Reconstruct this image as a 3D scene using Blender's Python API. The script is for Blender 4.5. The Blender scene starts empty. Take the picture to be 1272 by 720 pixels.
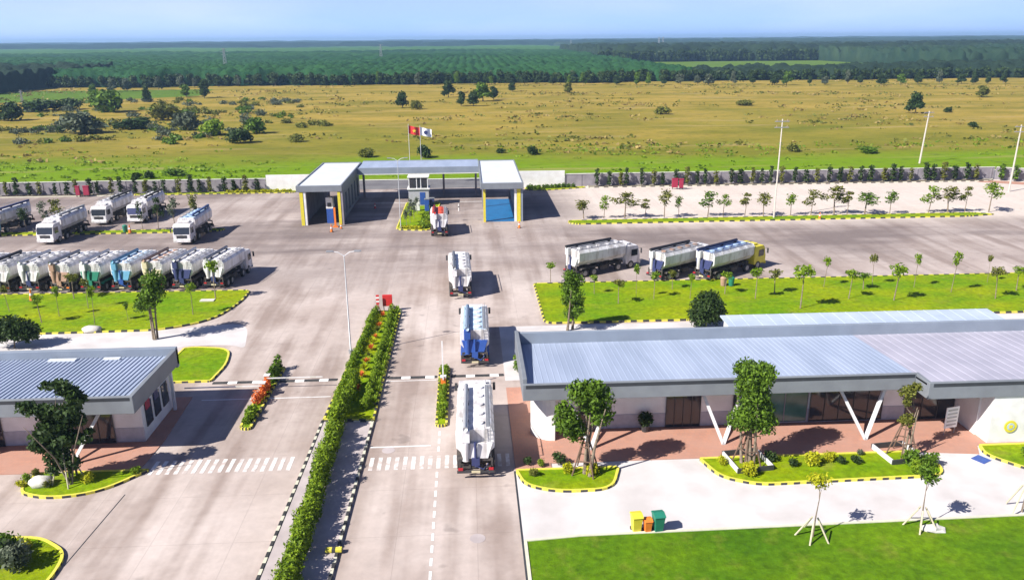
import bpy, math, random
import numpy as np
from mathutils import Vector, Matrix

# ------------------------------------------------------------------ camera, world, sun, exposure
scene = bpy.context.scene
COL = scene.collection
H = 27.0; FPX = 1000.0
PITCH = math.atan((360 - 49) / FPX); YAW = math.radians(3.0); ROLL = math.radians(0.45)
Fv = Vector((math.sin(YAW) * math.cos(PITCH), math.cos(YAW) * math.cos(PITCH), -math.sin(PITCH)))
r0 = Vector((math.cos(YAW), -math.sin(YAW), 0)); u0 = r0.cross(Fv)
Rv = r0 * math.cos(ROLL) - u0 * math.sin(ROLL); Uv = u0 * math.cos(ROLL) + r0 * math.sin(ROLL)
cam = bpy.data.cameras.new('camera'); co = bpy.data.objects.new('camera', cam); COL.objects.link(co)
m = Matrix((Rv, Uv, -Fv)).transposed().to_4x4(); m.translation = Vector((0, 0, H)); co.matrix_world = m
cam.sensor_width = 36; cam.lens = 36 * FPX / 1272; cam.clip_start = 0.5; cam.clip_end = 40000
scene.camera = co

SUN_EL = math.radians(41); SH_AZ = math.radians(29)      # shadows fall towards +x, a little +y
to_sun = Vector((-math.cos(SH_AZ) * math.cos(SUN_EL), -math.sin(SH_AZ) * math.cos(SUN_EL), math.sin(SUN_EL)))
world = bpy.data.worlds.new('World'); scene.world = world; world.use_nodes = True
wn = world.node_tree; bg = wn.nodes['Background']
sky = wn.nodes.new('ShaderNodeTexSky'); sky.sky_type = 'NISHITA'; sky.sun_disc = False
sky.sun_elevation = SUN_EL; sky.sun_rotation = math.atan2(to_sun.x, to_sun.y)
sky.altitude = 0; sky.air_density = 1.0; sky.dust_density = 0.25; sky.ozone_density = 2.2
wtc = wn.nodes.new('ShaderNodeTexCoord'); wsx = wn.nodes.new('ShaderNodeSeparateXYZ'); wn.links.new(wtc.outputs['Generated'], wsx.inputs[0])
wmr = wn.nodes.new('ShaderNodeMapRange'); wn.links.new(wsx.outputs[2], wmr.inputs[0]); wmr.inputs[1].default_value = 0.02; wmr.inputs[2].default_value = 0.13
wmr.inputs[3].default_value = 0.92; wmr.inputs[4].default_value = 0.0
wno = wn.nodes.new('ShaderNodeTexNoise'); wno.inputs['Scale'].default_value = 3.0; wno.inputs['Detail'].default_value = 5
wmp = wn.nodes.new('ShaderNodeMapping'); wmp.inputs['Scale'].default_value = (1, 1, 5); wn.links.new(wtc.outputs['Generated'], wmp.inputs[0]); wn.links.new(wmp.outputs[0], wno.inputs[0])
wcr = wn.nodes.new('ShaderNodeValToRGB'); wn.links.new(wno.outputs[0], wcr.inputs[0])
wcr.color_ramp.elements[0].position = 0.45; wcr.color_ramp.elements[0].color = (6.1, 9.3, 17.0, 1)
wcr.color_ramp.elements[1].position = 0.75; wcr.color_ramp.elements[1].color = (8.6, 11.0, 17.2, 1)
wmx = wn.nodes.new('ShaderNodeMix'); wmx.data_type = 'RGBA'; wn.links.new(wmr.outputs[0], wmx.inputs[0]); wti = wn.nodes.new('ShaderNodeMix'); wti.data_type = 'RGBA'; wti.blend_type = 'MULTIPLY'; wti.inputs[0].default_value = 1.0; wti.inputs[7].default_value = (1.04, 0.90, 1.12, 1)
wn.links.new(sky.outputs[0], wti.inputs[6]); wn.links.new(wti.outputs[2], wmx.inputs[6]); wn.links.new(wcr.outputs[0], wmx.inputs[7])
wn.links.new(wmx.outputs[2], bg.inputs[0]); bg.inputs[1].default_value = 0.05
sl = bpy.data.lights.new('sun', 'SUN'); sl.energy = 5.0; sl.angle = math.radians(0.5); sl.color = (1.0, 0.95, 0.87)
so = bpy.data.objects.new('sun', sl); COL.objects.link(so)
so.rotation_euler = to_sun.to_track_quat('Z', 'Y').to_euler()
scene.view_settings.view_transform = 'Standard'; scene.view_settings.look = 'None'
scene.view_settings.exposure = 0.78; scene.view_settings.gamma = 1.0
scene.view_settings.use_curve_mapping = False
scene.render.engine = 'CYCLES'

def G(px, py, h=0.0):
    """world x, y of a point h metres above the ground seen at this pixel of the 1272 px photo"""
    d = Fv * FPX + Rv * (px - 636) + Uv * (360 - py); t = (H - h) / -d.z
    return d.x * t, d.y * t
def hgt(x, y, py):
    """height at which a vertical line at x, y reaches picture row py"""
    lo, hi = 0.0, 60.0
    for _ in range(40):
        mid = (lo + hi) / 2; v = Vector((x, y, mid - H)); r = 360 - FPX * v.dot(Uv) / v.dot(Fv)
        if r > py: lo = mid
        else: hi = mid
    return lo
rng = np.random.default_rng(7); random.seed(7)

# ------------------------------------------------------------------ materials
def mat(name, c, rough=0.7, metal=0.0, c2=None, scale=3.0, bump=0.0, bscale=40.0, stretch=(1, 1, 1), detail=4.0,
        spec=0.5, lo=0.35, hi=0.65, coords='Object', emis=None, coat=0.0):
    m = bpy.data.materials.new(name); m.use_nodes = True; nt = m.node_tree; b = nt.nodes['Principled BSDF']
    b.inputs['Base Color'].default_value = (*c, 1); b.inputs['Roughness'].default_value = rough
    b.inputs['Metallic'].default_value = metal; b.inputs['Specular IOR Level'].default_value = spec
    b.inputs['Coat Weight'].default_value = coat
    tc = nt.nodes.new('ShaderNodeTexCoord'); mp = nt.nodes.new('ShaderNodeMapping'); mp.inputs['Scale'].default_value = stretch
    nt.links.new(tc.outputs[coords], mp.inputs[0])
    if c2 is None: c2 = tuple(x * 0.86 for x in c)
    n = nt.nodes.new('ShaderNodeTexNoise'); n.inputs['Scale'].default_value = scale; n.inputs['Detail'].default_value = detail
    nt.links.new(mp.outputs[0], n.inputs[0])
    r = nt.nodes.new('ShaderNodeValToRGB'); r.color_ramp.elements[0].position = lo; r.color_ramp.elements[1].position = hi
    r.color_ramp.elements[0].color = (*c2, 1); r.color_ramp.elements[1].color = (*c, 1)
    nt.links.new(n.outputs[0], r.inputs[0]); nt.links.new(r.outputs[0], b.inputs['Base Color'])
    if bump:
        nb = nt.nodes.new('ShaderNodeTexNoise'); nb.inputs['Scale'].default_value = bscale; nb.inputs['Detail'].default_value = 3
        nt.links.new(tc.outputs[coords], nb.inputs[0]); bp = nt.nodes.new('ShaderNodeBump'); bp.inputs['Strength'].default_value = bump
        bp.inputs['Distance'].default_value = 0.05
        nt.links.new(nb.outputs[0], bp.inputs['Height']); nt.links.new(bp.outputs[0], b.inputs['Normal'])
    return m
def node(nt, t, **kw):
    n = nt.nodes.new(t)
    for k, v in kw.items(): setattr(n, k, v)
    return n
def mixc(nt, fac, a, b, blend='MIX'):
    n = nt.nodes.new('ShaderNodeMix'); n.data_type = 'RGBA'; n.blend_type = blend
    for s, v in ((0, fac), (6, a), (7, b)):
        if hasattr(v, 'links'): nt.links.new(v, n.inputs[s])
        elif s == 0: n.inputs[0].default_value = v
        else: n.inputs[s].default_value = (*v, 1)
    return n.outputs[2]
def ramp(nt, src, p0, p1, v0=0.0, v1=1.0):
    n = nt.nodes.new('ShaderNodeMapRange'); n.inputs[1].default_value = p0; n.inputs[2].default_value = p1
    n.inputs[3].default_value = v0; n.inputs[4].default_value = v1; nt.links.new(src, n.inputs[0]); return n.outputs[0]
def math_(nt, op, a, b):
    n = nt.nodes.new('ShaderNodeMath'); n.operation = op
    for i, v in enumerate((a, b)):
        if hasattr(v, 'links'): nt.links.new(v, n.inputs[i])
        else: n.inputs[i].default_value = v
    return n.outputs[0]
def noise(nt, vec, scale, detail=4, stretch=None, rough=0.5, off=0.0):
    if stretch or off:
        mp = nt.nodes.new('ShaderNodeMapping'); mp.inputs['Scale'].default_value = stretch or (1, 1, 1)
        mp.inputs['Location'].default_value = (off, off * 1.7, 0)
        nt.links.new(vec, mp.inputs[0]); vec = mp.outputs[0]
    n = nt.nodes.new('ShaderNodeTexNoise'); n.inputs['Scale'].default_value = scale; n.inputs['Detail'].default_value = detail
    n.inputs['Roughness'].default_value = rough; nt.links.new(vec, n.inputs[0]); return n.outputs[0]

def yard_material():
    m = bpy.data.materials.new('yard_concrete'); m.use_nodes = True; nt = m.node_tree; b = nt.nodes['Principled BSDF']
    tc = nt.nodes.new('ShaderNodeTexCoord').outputs['Object']
    sx = nt.nodes.new('ShaderNodeSeparateXYZ'); nt.links.new(tc, sx.inputs[0]); X, Y = sx.outputs[0], sx.outputs[1]
    base = mixc(nt, ramp(nt, noise(nt, tc, 0.09, 5), 0.35, 0.65), (0.415, 0.35, 0.32), (0.55, 0.485, 0.455))
    # wheel-worn dust tracks that run up the road and fan out in the yard
    st = noise(nt, tc, 1.0, 3, (0.42, 0.028, 1), 0.55)
    far = ramp(nt, Y, 84, 104)
    trk = math_(nt, 'MULTIPLY', ramp(nt, math_(nt, 'ADD', math_(nt, 'MULTIPLY', st, 0.62), math_(nt, 'MULTIPLY', noise(nt, tc, 0.13, 5, None, 0.6, 41.0), 0.38)), 0.46, 0.60), 0.72)
    base = mixc(nt, trk, base, (0.235, 0.18, 0.155))
    far_st = noise(nt, tc, 1.0, 4, (0.03, 0.16, 1), 0.6, 13.0)
    big = noise(nt, tc, 0.045, 3, None, 0.5, 31.0)
    k = math_(nt, 'MULTIPLY', far, ramp(nt, math_(nt, 'ADD', math_(nt, 'MULTIPLY', far_st, 0.5), math_(nt, 'MULTIPLY', big, 0.5)), 0.44, 0.58, 0.30, 0.92))
    # the far parking strip east of the gate stays clean
    base = mixc(nt, math_(nt, 'MULTIPLY', math_(nt, 'MULTIPLY', ramp(nt, X, 12, 20, 0, 1), ramp(nt, Y, 114, 121, 0, 1)), 0.75), base, (0.68, 0.61, 0.55))
    clean = math_(nt, 'MULTIPLY', ramp(nt, X, 12, 22, 0, 1), ramp(nt, Y, 112, 120, 0, 1))
    k = math_(nt, 'MULTIPLY', k, math_(nt, 'SUBTRACT', 1.0, math_(nt, 'MULTIPLY', clean, 0.85)))
    base = mixc(nt, k, base, (0.165, 0.135, 0.13))
    fine = noise(nt, tc, 1.3, 6, None, 0.7, 3.0)
    base = mixc(nt, 0.30, base, mixc(nt, fine, (0.12, 0.10, 0.09), (0.85, 0.8, 0.78)), 'OVERLAY')
    # small oil spots
    spots = ramp(nt, noise(nt, tc, 0.55, 2, None, 0.5, 77.0), 0.70, 0.76)
    base = mixc(nt, math_(nt, 'MULTIPLY', spots, 0.35), base, (0.12, 0.10, 0.095))
    br = nt.nodes.new('ShaderNodeTexBrick'); br.offset = 0; br.inputs['Scale'].default_value = 1.0
    br.inputs['Brick Width'].default_value = 4.6; br.inputs['Row Height'].default_value = 5.0
    br.inputs['Mortar Size'].default_value = 0.03; br.inputs['Mortar Smooth'].default_value = 0.3
    nt.links.new(tc, br.inputs[0])
    base = mixc(nt, math_(nt, 'MULTIPLY', br.outputs['Fac'], 0.22), base, (0.16, 0.13, 0.12))
    nt.links.new(base, b.inputs['Base Color']); b.inputs['Roughness'].default_value = 0.82
    b.inputs['Specular IOR Level'].default_value = 0.3
    bp = nt.nodes.new('ShaderNodeBump'); bp.inputs['Strength'].default_value = 0.12; nt.links.new(fine, bp.inputs['Height'])
    nt.links.new(bp.outputs[0], b.inputs['Normal'])
    return m
def field_material():
    m = bpy.data.materials.new('field_grass'); m.use_nodes = True; nt = m.node_tree; b = nt.nodes['Principled BSDF']
    tc = nt.nodes.new('ShaderNodeTexCoord').outputs['Object']
    sx = nt.nodes.new('ShaderNodeSeparateXYZ'); nt.links.new(tc, sx.inputs[0]); X, Y = sx.outputs[0], sx.outputs[1]
    n1 = noise(nt, tc, 0.012, 6, (0.6, 1.0, 1), 0.62)
    n2 = noise(nt, tc, 0.05, 6, (0.45, 1.0, 1), 0.65, 9.0)
    n3 = noise(nt, tc, 0.45, 5, (0.6, 1.0, 1), 0.7, 21.0)
    dry = mixc(nt, ramp(nt, n2, 0.38, 0.62), (0.20, 0.168, 0.022), (0.35, 0.25, 0.05))
    green = mixc(nt, ramp(nt, n2, 0.35, 0.65), (0.13, 0.145, 0.012), (0.235, 0.205, 0.025))
    t = math_(nt, 'ADD', ramp(nt, Y, 175, 400, -0.12, 0.36), n1)
    base = mixc(nt, ramp(nt, t, 0.42, 0.66), green, dry)
    lush = math_(nt, 'ADD', math_(nt, 'ADD', ramp(nt, Y, 164, 222, 0.42, -0.34), ramp(nt, X, 60, -60, 0.0, 0.10)), n1)
    base = mixc(nt, ramp(nt, lush, 0.46, 0.66), base, (0.14, 0.235, 0.004))
    base = mixc(nt, math_(nt, 'MULTIPLY', ramp(nt, n3, 0.52, 0.70), 0.65), base, (0.06, 0.075, 0.018))
    base = mixc(nt, math_(nt, 'MULTIPLY', ramp(nt, noise(nt, tc, 1.0, 4, (0.02, 0.12, 1), 0.6, 55.0), 0.56, 0.7), 0.6), base, (0.36, 0.27, 0.12))
    nt.links.new(base, b.inputs['Base Color']); b.inputs['Roughness'].default_value = 0.95; b.inputs['Specular IOR Level'].default_value = 0.1
    bp = nt.nodes.new('ShaderNodeBump'); bp.inputs['Strength'].default_value = 0.6; bp.inputs['Distance'].default_value = 0.5
    nt.links.new(n3, bp.inputs['Height']); nt.links.new(bp.outputs[0], b.inputs['Normal'])
    return m
def lawn_material(name='lawn_grass', dk=(0.115, 0.225, 0.001), lt=(0.24, 0.285, 0.001)):
    m = bpy.data.materials.new(name); m.use_nodes = True; nt = m.node_tree; b = nt.nodes['Principled BSDF']
    tc = nt.nodes.new('ShaderNodeTexCoord').outputs['Object']
    n1 = noise(nt, tc, 0.16, 5, (0.7, 1.2, 1), 0.6); n2 = noise(nt, tc, 2.2, 6, None, 0.75, 4.0)
    base = mixc(nt, ramp(nt, n1, 0.36, 0.64), dk, lt)
    base = mixc(nt, math_(nt, 'MULTIPLY', ramp(nt, noise(nt, tc, 0.5, 4, None, 0.6, 18.), 0.55, 0.72), 0.5), base, (0.20, 0.20, 0.035))
    base = mixc(nt, 0.55, base, mixc(nt, ramp(nt, n2, 0.3, 0.7), (0.12, 0.14, 0.1), (0.85, 0.88, 0.75)), 'OVERLAY')
    nt.links.new(base, b.inputs['Base Color']); b.inputs['Roughness'].default_value = 0.9; b.inputs['Specular IOR Level'].default_value = 0.15
    bp = nt.nodes.new('ShaderNodeBump'); bp.inputs['Strength'].default_value = 0.8; bp.inputs['Distance'].default_value = 0.08
    nt.links.new(n2, bp.inputs['Height']); nt.links.new(bp.outputs[0], b.inputs['Normal'])
    return m
def leaf_material(name, a, c, hue=None, trans=0.25):
    m = bpy.data.materials.new(name); m.use_nodes = True; nt = m.node_tree; b = nt.nodes['Principled BSDF']
    g = nt.nodes.new('ShaderNodeNewGeometry')
    tc = nt.nodes.new('ShaderNodeTexCoord').outputs['Object']
    f = math_(nt, 'ADD', math_(nt, 'MULTIPLY', g.outputs['Random Per Island'], 0.55), math_(nt, 'MULTIPLY', noise(nt, tc, 0.9, 2), 0.5))
    base = mixc(nt, ramp(nt, f, 0.15, 0.85), a, c)
    nt.links.new(base, b.inputs['Base Color']); b.inputs['Roughness'].default_value = 0.6; b.inputs['Specular IOR Level'].default_value = 0.25
    tr = nt.nodes.new('ShaderNodeBsdfTranslucent'); nt.links.new(base, tr.inputs[0])
    mx = nt.nodes.new('ShaderNodeMixShader'); mx.inputs[0].default_value = trans
    out = nt.nodes['Material Output']
    nt.links.new(b.outputs[0], mx.inputs[1]); nt.links.new(tr.outputs[0], mx.inputs[2]); nt.links.new(mx.outputs[0], out.inputs[0])
    return m
def canopy_material(name, a, c, far=1.0):
    m = bpy.data.materials.new(name); m.use_nodes = True; nt = m.node_tree; b = nt.nodes['Principled BSDF']
    tc = nt.nodes.new('ShaderNodeTexCoord').outputs['Object']
    n1 = noise(nt, tc, 0.006 * far, 5, (0.35, 1, 1), 0.6); n2 = noise(nt, tc, 0.12 * far, 5, None, 0.7, 5.0)
    base = mixc(nt, ramp(nt, math_(nt, 'ADD', math_(nt, 'MULTIPLY', n1, 0.5), math_(nt, 'MULTIPLY', n2, 0.5)), 0.38, 0.62), a, c)
    nt.links.new(base, b.inputs['Base Color']); b.inputs['Roughness'].default_value = 0.9; b.inputs['Specular IOR Level'].default_value = 0.1
    bp = nt.nodes.new('ShaderNodeBump'); bp.inputs['Strength'].default_value = 1.0; bp.inputs['Distance'].default_value = 1.5
    nt.links.new(n2, bp.inputs['Height']); nt.links.new(bp.outputs[0], b.inputs['Normal'])
    return m

M = {}
M['yard'] = yard_material(); M['field'] = field_material(); M['lawn'] = lawn_material(); M['lawndeep'] = lawn_material('lawn_grass_deep', (0.055, 0.135, 0.003), (0.11, 0.20, 0.003))
M['terrain'] = mat('terrain_green', (0.075, 0.10, 0.03), 0.95, c2=(0.035, 0.06, 0.02), scale=0.004, detail=6)
M['crop'] = canopy_material('crop_green', (0.07, 0.14, 0.015), (0.12, 0.19, 0.02))
M['asphalt'] = mat('asphalt', (0.17, 0.165, 0.17), 0.85, c2=(0.12, 0.115, 0.125), scale=0.3, bump=0.1)
M['forecourt'] = mat('pale_concrete', (0.63, 0.60, 0.60), 0.8, c2=(0.50, 0.47, 0.465), scale=0.35, detail=7, bump=0.08)
M['median_pave'] = mat('median_paving', (0.50, 0.44, 0.44), 0.8, c2=(0.38, 0.33, 0.33), scale=0.6, bump=0.1)
def brick_mat(name, a, b_, mort, w, h):
    m = mat(name, a, 0.85, bump=0.15); nt = m.node_tree; b = nt.nodes['Principled BSDF']
    tc = nt.nodes.new('ShaderNodeTexCoord').outputs['Object']
    br = nt.nodes.new('ShaderNodeTexBrick'); br.inputs['Scale'].default_value = 1
    br.inputs['Color1'].default_value = (*a, 1); br.inputs['Color2'].default_value = (*b_, 1); br.inputs['Mortar'].default_value = (*mort, 1)
    br.inputs['Brick Width'].default_value = w; br.inputs['Row Height'].default_value = h; br.inputs['Mortar Size'].default_value = 0.012
    nt.links.new(tc, br.inputs[0])
    c = mixc(nt, ramp(nt, noise(nt, tc, 0.5, 5, None, .6), 0.35, 0.7), br.outputs[0], tuple(x * .8 + .06 for x in a))
    nt.links.new(c, b.inputs['Base Color']); return m
M['redpave'] = brick_mat('terracotta_paving', (0.46, 0.225, 0.155), (0.40, 0.20, 0.145), (0.30, 0.20, 0.16), 0.4, 0.4)
M['yellow'] = mat('kerb_yellow', (0.72, 0.66, 0.05), 0.7, c2=(0.55, 0.50, 0.10), scale=6)
M['black'] = mat('kerb_black', (0.025, 0.025, 0.028), 0.7, c2=(0.05, 0.05, 0.05), scale=6)
M['kerb_pale'] = mat('kerb_pale', (0.62, 0.60, 0.48), 0.8)
M['line'] = mat('road_paint', (0.80, 0.80, 0.80), 0.6, c2=(0.55, 0.52, 0.50), scale=2.0, lo=.25, hi=.5)
M['wornline'] = mat('worn_road_paint', (0.74, 0.72, 0.71), 0.7, c2=(0.50, 0.43, 0.40), scale=1.6, detail=8, lo=.38, hi=.56)
M['white'] = mat('white_paint', (0.80, 0.80, 0.80), 0.45, c2=(0.68, 0.67, 0.66), scale=1.2, detail=6)
M['whitewall'] = mat('white_render', (0.78, 0.78, 0.78), 0.8, c2=(0.68, 0.67, 0.66), scale=0.8, detail=6)
M['lowwall'] = mat('pale_lilac_render', (0.42, 0.42, 0.47), 0.8)
M['maroon'] = mat('dark_crimson', (0.34, 0.02, 0.06), 0.6)
M['greywall'] = mat('grey_fence_render', (0.31, 0.285, 0.315), 0.85, c2=(0.22, 0.20, 0.225), scale=0.7, detail=6)
M['coping'] = mat('pale_coping', (0.66, 0.66, 0.60), 0.8)
M['roofblue'] = mat('pale_blue_roof_sheet', (0.36, 0.42, 0.55), 0.45, 0.0, c2=(0.29, 0.345, 0.46), scale=0.35, detail=8, spec=0.4, stretch=(1.6, .35, 1))
M['roofgrey'] = mat('pale_grey_roof_sheet', (0.42, 0.41, 0.49), 0.5, c2=(0.35, 0.345, 0.42), scale=0.35, detail=6)
M['rooflight'] = mat('white_roof_sheet', (0.66, 0.70, 0.76), 0.5, c2=(0.58, 0.62, 0.68), scale=0.5)
M['annexroof'] = mat('annex_roof_sheet', (0.46, 0.53, 0.66), 0.5, c2=(0.38, 0.45, 0.57), scale=0.4, detail=6)
M['fascia'] = mat('slate_fascia', (0.205, 0.225, 0.25), 0.55, c2=(0.175, 0.19, 0.215), scale=0.8)
M['parapet'] = mat('blue_grey_parapet', (0.245, 0.285, 0.345), 0.55, c2=(0.21, 0.245, 0.30), scale=0.5)
M['gutter'] = mat('dark_gutter', (0.035, 0.04, 0.05), 0.6)
M['glass'] = mat('dark_glass', (0.03, 0.035, 0.045), 0.08, spec=0.8, scale=1)
M['glassgreen'] = mat('green_tinted_glass', (0.10, 0.20, 0.18), 0.15, c2=(0.05, 0.13, 0.10), scale=0.8, spec=0.7)
M['frame'] = mat('white_metal', (0.72, 0.72, 0.74), 0.4)
M['darkmetal'] = mat('dark_metal', (0.06, 0.06, 0.065), 0.55, 0.2)
M['steel'] = mat('grey_steel', (0.35, 0.36, 0.38), 0.45, 0.4)
M['concretepole'] = mat('concrete_pole', (0.46, 0.42, 0.37), 0.85)
M['tyre'] = mat('tyre_rubber', (0.025, 0.024, 0.024), 0.85, c2=(0.05, 0.045, 0.04), scale=4)
M['rim'] = mat('wheel_rim', (0.35, 0.34, 0.33), 0.5, 0.3)
M['chassis'] = mat('chassis_black', (0.045, 0.042, 0.042), 0.7, c2=(0.09, 0.075, 0.065), scale=3)
M['tank'] = mat('tank_white', (0.77, 0.76, 0.78), 0.4, c2=(0.44, 0.41, 0.40), scale=1.3, detail=9, lo=.33, hi=.56, coat=.2, stretch=(1.6, 1.0, .35))
M['tankgrey'] = mat('tank_top_grey', (0.33, 0.33, 0.36), 0.5, c2=(0.22, 0.22, 0.24), scale=1.5, detail=6)
M['tankblue'] = mat('tank_top_blue', (0.10, 0.17, 0.36), 0.5, c2=(0.05, 0.08, 0.2), scale=2)
M['red'] = mat('signal_red', (0.60, 0.03, 0.03), 0.5)
M['tankred'] = mat('tank_top_orange_red', (0.62, 0.10, 0.05), 0.5, c2=(0.5, .08, .05), scale=2)
M['blue'] = mat('royal_blue', (0.03, 0.09, 0.36), 0.45)
M['navy'] = mat('navy_paint', (0.035, 0.045, 0.14), 0.5)
M['cyan'] = mat('cyan_paint', (0.14, 0.36, 0.55), 0.45)
M['palecyan'] = mat('pale_blue_paint', (0.42, 0.56, 0.72), 0.45)
M['green'] = mat('green_paint', (0.02, 0.20, 0.13), 0.5)
M['cream'] = mat('cream_paint', (0.62, 0.55, 0.36), 0.5)
M['brown'] = mat('brown_orange_paint', (0.40, 0.25, 0.18), 0.6)
M['yelpaint'] = mat('yellow_paint', (0.72, 0.62, 0.05), 0.5)
M['orange'] = mat('orange_paint', (0.85, 0.22, 0.03), 0.5)
M['tail'] = mat('tail_lamp_red', (0.45, 0.02, 0.03), 0.3)
M['lamp'] = mat('lamp_glass', (0.7, 0.7, 0.65), 0.2)
M['pool'] = mat('blue_painted_floor', (0.012, 0.15, 0.36), 0.35, c2=(0.012, 0.12, 0.30), scale=0.8)
M['bark'] = mat('bark', (0.24, 0.19, 0.14), 0.9, c2=(0.13, 0.10, 0.07), scale=6, bump=.3)
M['wood'] = mat('stake_wood', (0.16, 0.10, 0.07), 0.85)
M['stakepale'] = mat('pale_stake', (0.55, 0.50, 0.36), 0.8)
M['soil'] = mat('soil', (0.12, 0.075, 0.05), 0.95, c2=(.07, .05, .03), scale=4)
M['rock'] = mat('pale_rock', (0.60, 0.58, 0.54), 0.85, bump=.4, bscale=6)
M['leaf'] = leaf_material('leaf_mid_green', (0.03, 0.07, 0.006), (0.15, 0.26, 0.018))
M['leafbright'] = leaf_material('leaf_bright_green', (0.07, 0.15, 0.006), (0.28, 0.40, 0.02), trans=.35)
M['leafdark'] = leaf_material('leaf_dark_green', (0.012, 0.030, 0.008), (0.06, 0.105, 0.022))
M['leafolive'] = leaf_material('leaf_olive', (0.06, 0.075, 0.012), (0.22, 0.23, 0.035))
M['leafyellow'] = leaf_material('leaf_yellow_green', (0.24, 0.28, 0.008), (0.60, 0.58, 0.02), trans=.35)
M['leaforange'] = leaf_material('leaf_orange_red', (0.45, 0.08, 0.03), (0.85, 0.25, 0.05))
M['leafhedge'] = leaf_material('leaf_hedge', (0.045, 0.10, 0.004), (0.27, 0.39, 0.015))
M['leafgrey'] = leaf_material('leaf_grey_green', (0.06, 0.08, 0.05), (0.16, 0.19, 0.12))
M['canopy'] = canopy_material('plantation_canopy', (0.010, 0.046, 0.020), (0.030, 0.092, 0.024))
M['canopylight'] = canopy_material('young_plantation_canopy', (0.03, 0.10, 0.02), (0.07, 0.16, 0.025), .4)
M['canopydark'] = canopy_material('forest_canopy_dark', (0.010, 0.022, 0.016), (0.025, 0.045, 0.022))
M['canopymix'] = canopy_material('forest_canopy_mixed', (0.010, 0.032, 0.022), (0.035, 0.062, 0.03), .5)
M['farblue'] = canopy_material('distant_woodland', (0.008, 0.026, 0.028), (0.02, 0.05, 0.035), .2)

# ------------------------------------------------------------------ mesh builder
class MB:
    def __init__(s): s.v = []; s.f = []; s.mi = []
    def add(s, vs, fs, mi=0):
        o = len(s.v); s.v += [tuple(p) for p in vs]; s.f += [tuple(i + o for i in f) for f in fs]; s.mi += [mi] * len(fs); return s
    def box(s, x0, x1, y0, y1, z0, z1, mi=0):
        v = [(x0, y0, z0), (x1, y0, z0), (x1, y1, z0), (x0, y1, z0), (x0, y0, z1), (x1, y0, z1), (x1, y1, z1), (x0, y1, z1)]
        return s.add(v, [(3, 2, 1, 0), (4, 5, 6, 7), (0, 1, 5, 4), (1, 2, 6, 5), (2, 3, 7, 6), (3, 0, 4, 7)], mi)
    def hexa(s, low, high, mi=0):
        return s.add(list(low) + list(high), [(3, 2, 1, 0), (4, 5, 6, 7), (0, 1, 5, 4), (1, 2, 6, 5), (2, 3, 7, 6), (3, 0, 4, 7)], mi)
    def prism_y(s, prof, y0, y1, mi=0, s0=1.0):
        """profile in x,z extruded along y"""
        n = len(prof); v = [(x, y0, z) for x, z in prof] + [(x, y1, z) for x, z in prof]
        f = [tuple(range(n)), tuple(reversed(range(n, 2 * n)))] + [((i + 1) % n, i, n + i, n + (i + 1) % n) for i in range(n)]
        return s.add(v, f, mi)
    def prism_x(s, prof, x0, x1, mi=0):
        n = len(prof); v = [(x0, y, z) for y, z in prof] + [(x1, y, z) for y, z in prof]
        f = [tuple(reversed(range(n))), tuple(range(n, 2 * n))] + [(i, (i + 1) % n, n + (i + 1) % n, n + i) for i in range(n)]
        return s.add(v, f, mi)
    def tube(s, pts, rad, seg=8, mi=0, cap=True):
        pts = [Vector(p) for p in pts]
        if not hasattr(rad, '__len__'): rad = [rad] * len(pts)
        vs = []; n = len(pts)
        for i, p in enumerate(pts):
            d = (pts[min(i + 1, n - 1)] - pts[max(i - 1, 0)]).normalized()
            a = Vector((1, 0, 0)) if abs(d.x) < 0.8 else Vector((0, 1, 0))
            u = d.cross(a).normalized(); w = d.cross(u)
            for k in range(seg):
                t = 2 * math.pi * k / seg; vs.append(p + (u * math.cos(t) + w * math.sin(t)) * rad[i])
        fs = [(i * seg + k, i * seg + (k + 1) % seg, (i + 1) * seg + (k + 1) % seg, (i + 1) * seg + k) for i in range(n - 1) for k in range(seg)]
        if cap: fs += [tuple(range(seg)), tuple(range((n - 1) * seg, n * seg))]
        return s.add(vs, fs, mi)
    def poly(s, pts, z, mi=0): return s.add([(x, y, z) for x, y in pts], [tuple(range(len(pts)))], mi)
    def blob(s, c, r, seed=0, mi=0, nu=8, nv=5, j=.15):
        rr = random.Random(seed); vs = [(c[0], c[1], c[2] + r[2])]
        for i in range(1, nv):
            for k in range(nu):
                ph = math.pi * i / nv; t = 2 * math.pi * k / nu; q = 1 + rr.uniform(-j, j)
                vs.append((c[0] + r[0] * q * math.sin(ph) * math.cos(t), c[1] + r[1] * q * math.sin(ph) * math.sin(t), c[2] + r[2] * q * math.cos(ph)))
        vs.append((c[0], c[1], c[2] - r[2])); L = len(vs) - 1
        fs = [(0, 1 + k, 1 + (k + 1) % nu) for k in range(nu)]
        for i in range(nv - 2):
            for k in range(nu):
                a = 1 + i * nu; fs.append((a + k, a + nu + k, a + nu + (k + 1) % nu, a + (k + 1) % nu))
        a = 1 + (nv - 2) * nu; fs += [(L, a + (k + 1) % nu, a + k) for k in range(nu)]
        return s.add(vs, fs, mi)
    def build(s, name, mats, parent=None, loc=None, smooth=False, bevel=0.0):
        me = bpy.data.meshes.new(name); me.from_pydata([tuple(p) for p in s.v], [], s.f)
        if not isinstance(mats, (list, tuple)): mats = [mats]
        for q in mats: me.materials.append(M[q] if isinstance(q, str) else q)
        me.polygons.foreach_set('material_index', s.mi)
        if smooth: me.polygons.foreach_set('use_smooth', [True] * len(s.f))
        me.update()
        o = bpy.data.objects.new(name, me); COL.objects.link(o)
        if parent: o.parent = parent
        if loc: o.location = loc
        if bevel:
            b = o.modifiers.new('bevel', 'BEVEL'); b.width = bevel; b.segments = 2; b.limit_method = 'ANGLE'; b.angle_limit = math.radians(40)
        return o

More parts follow.
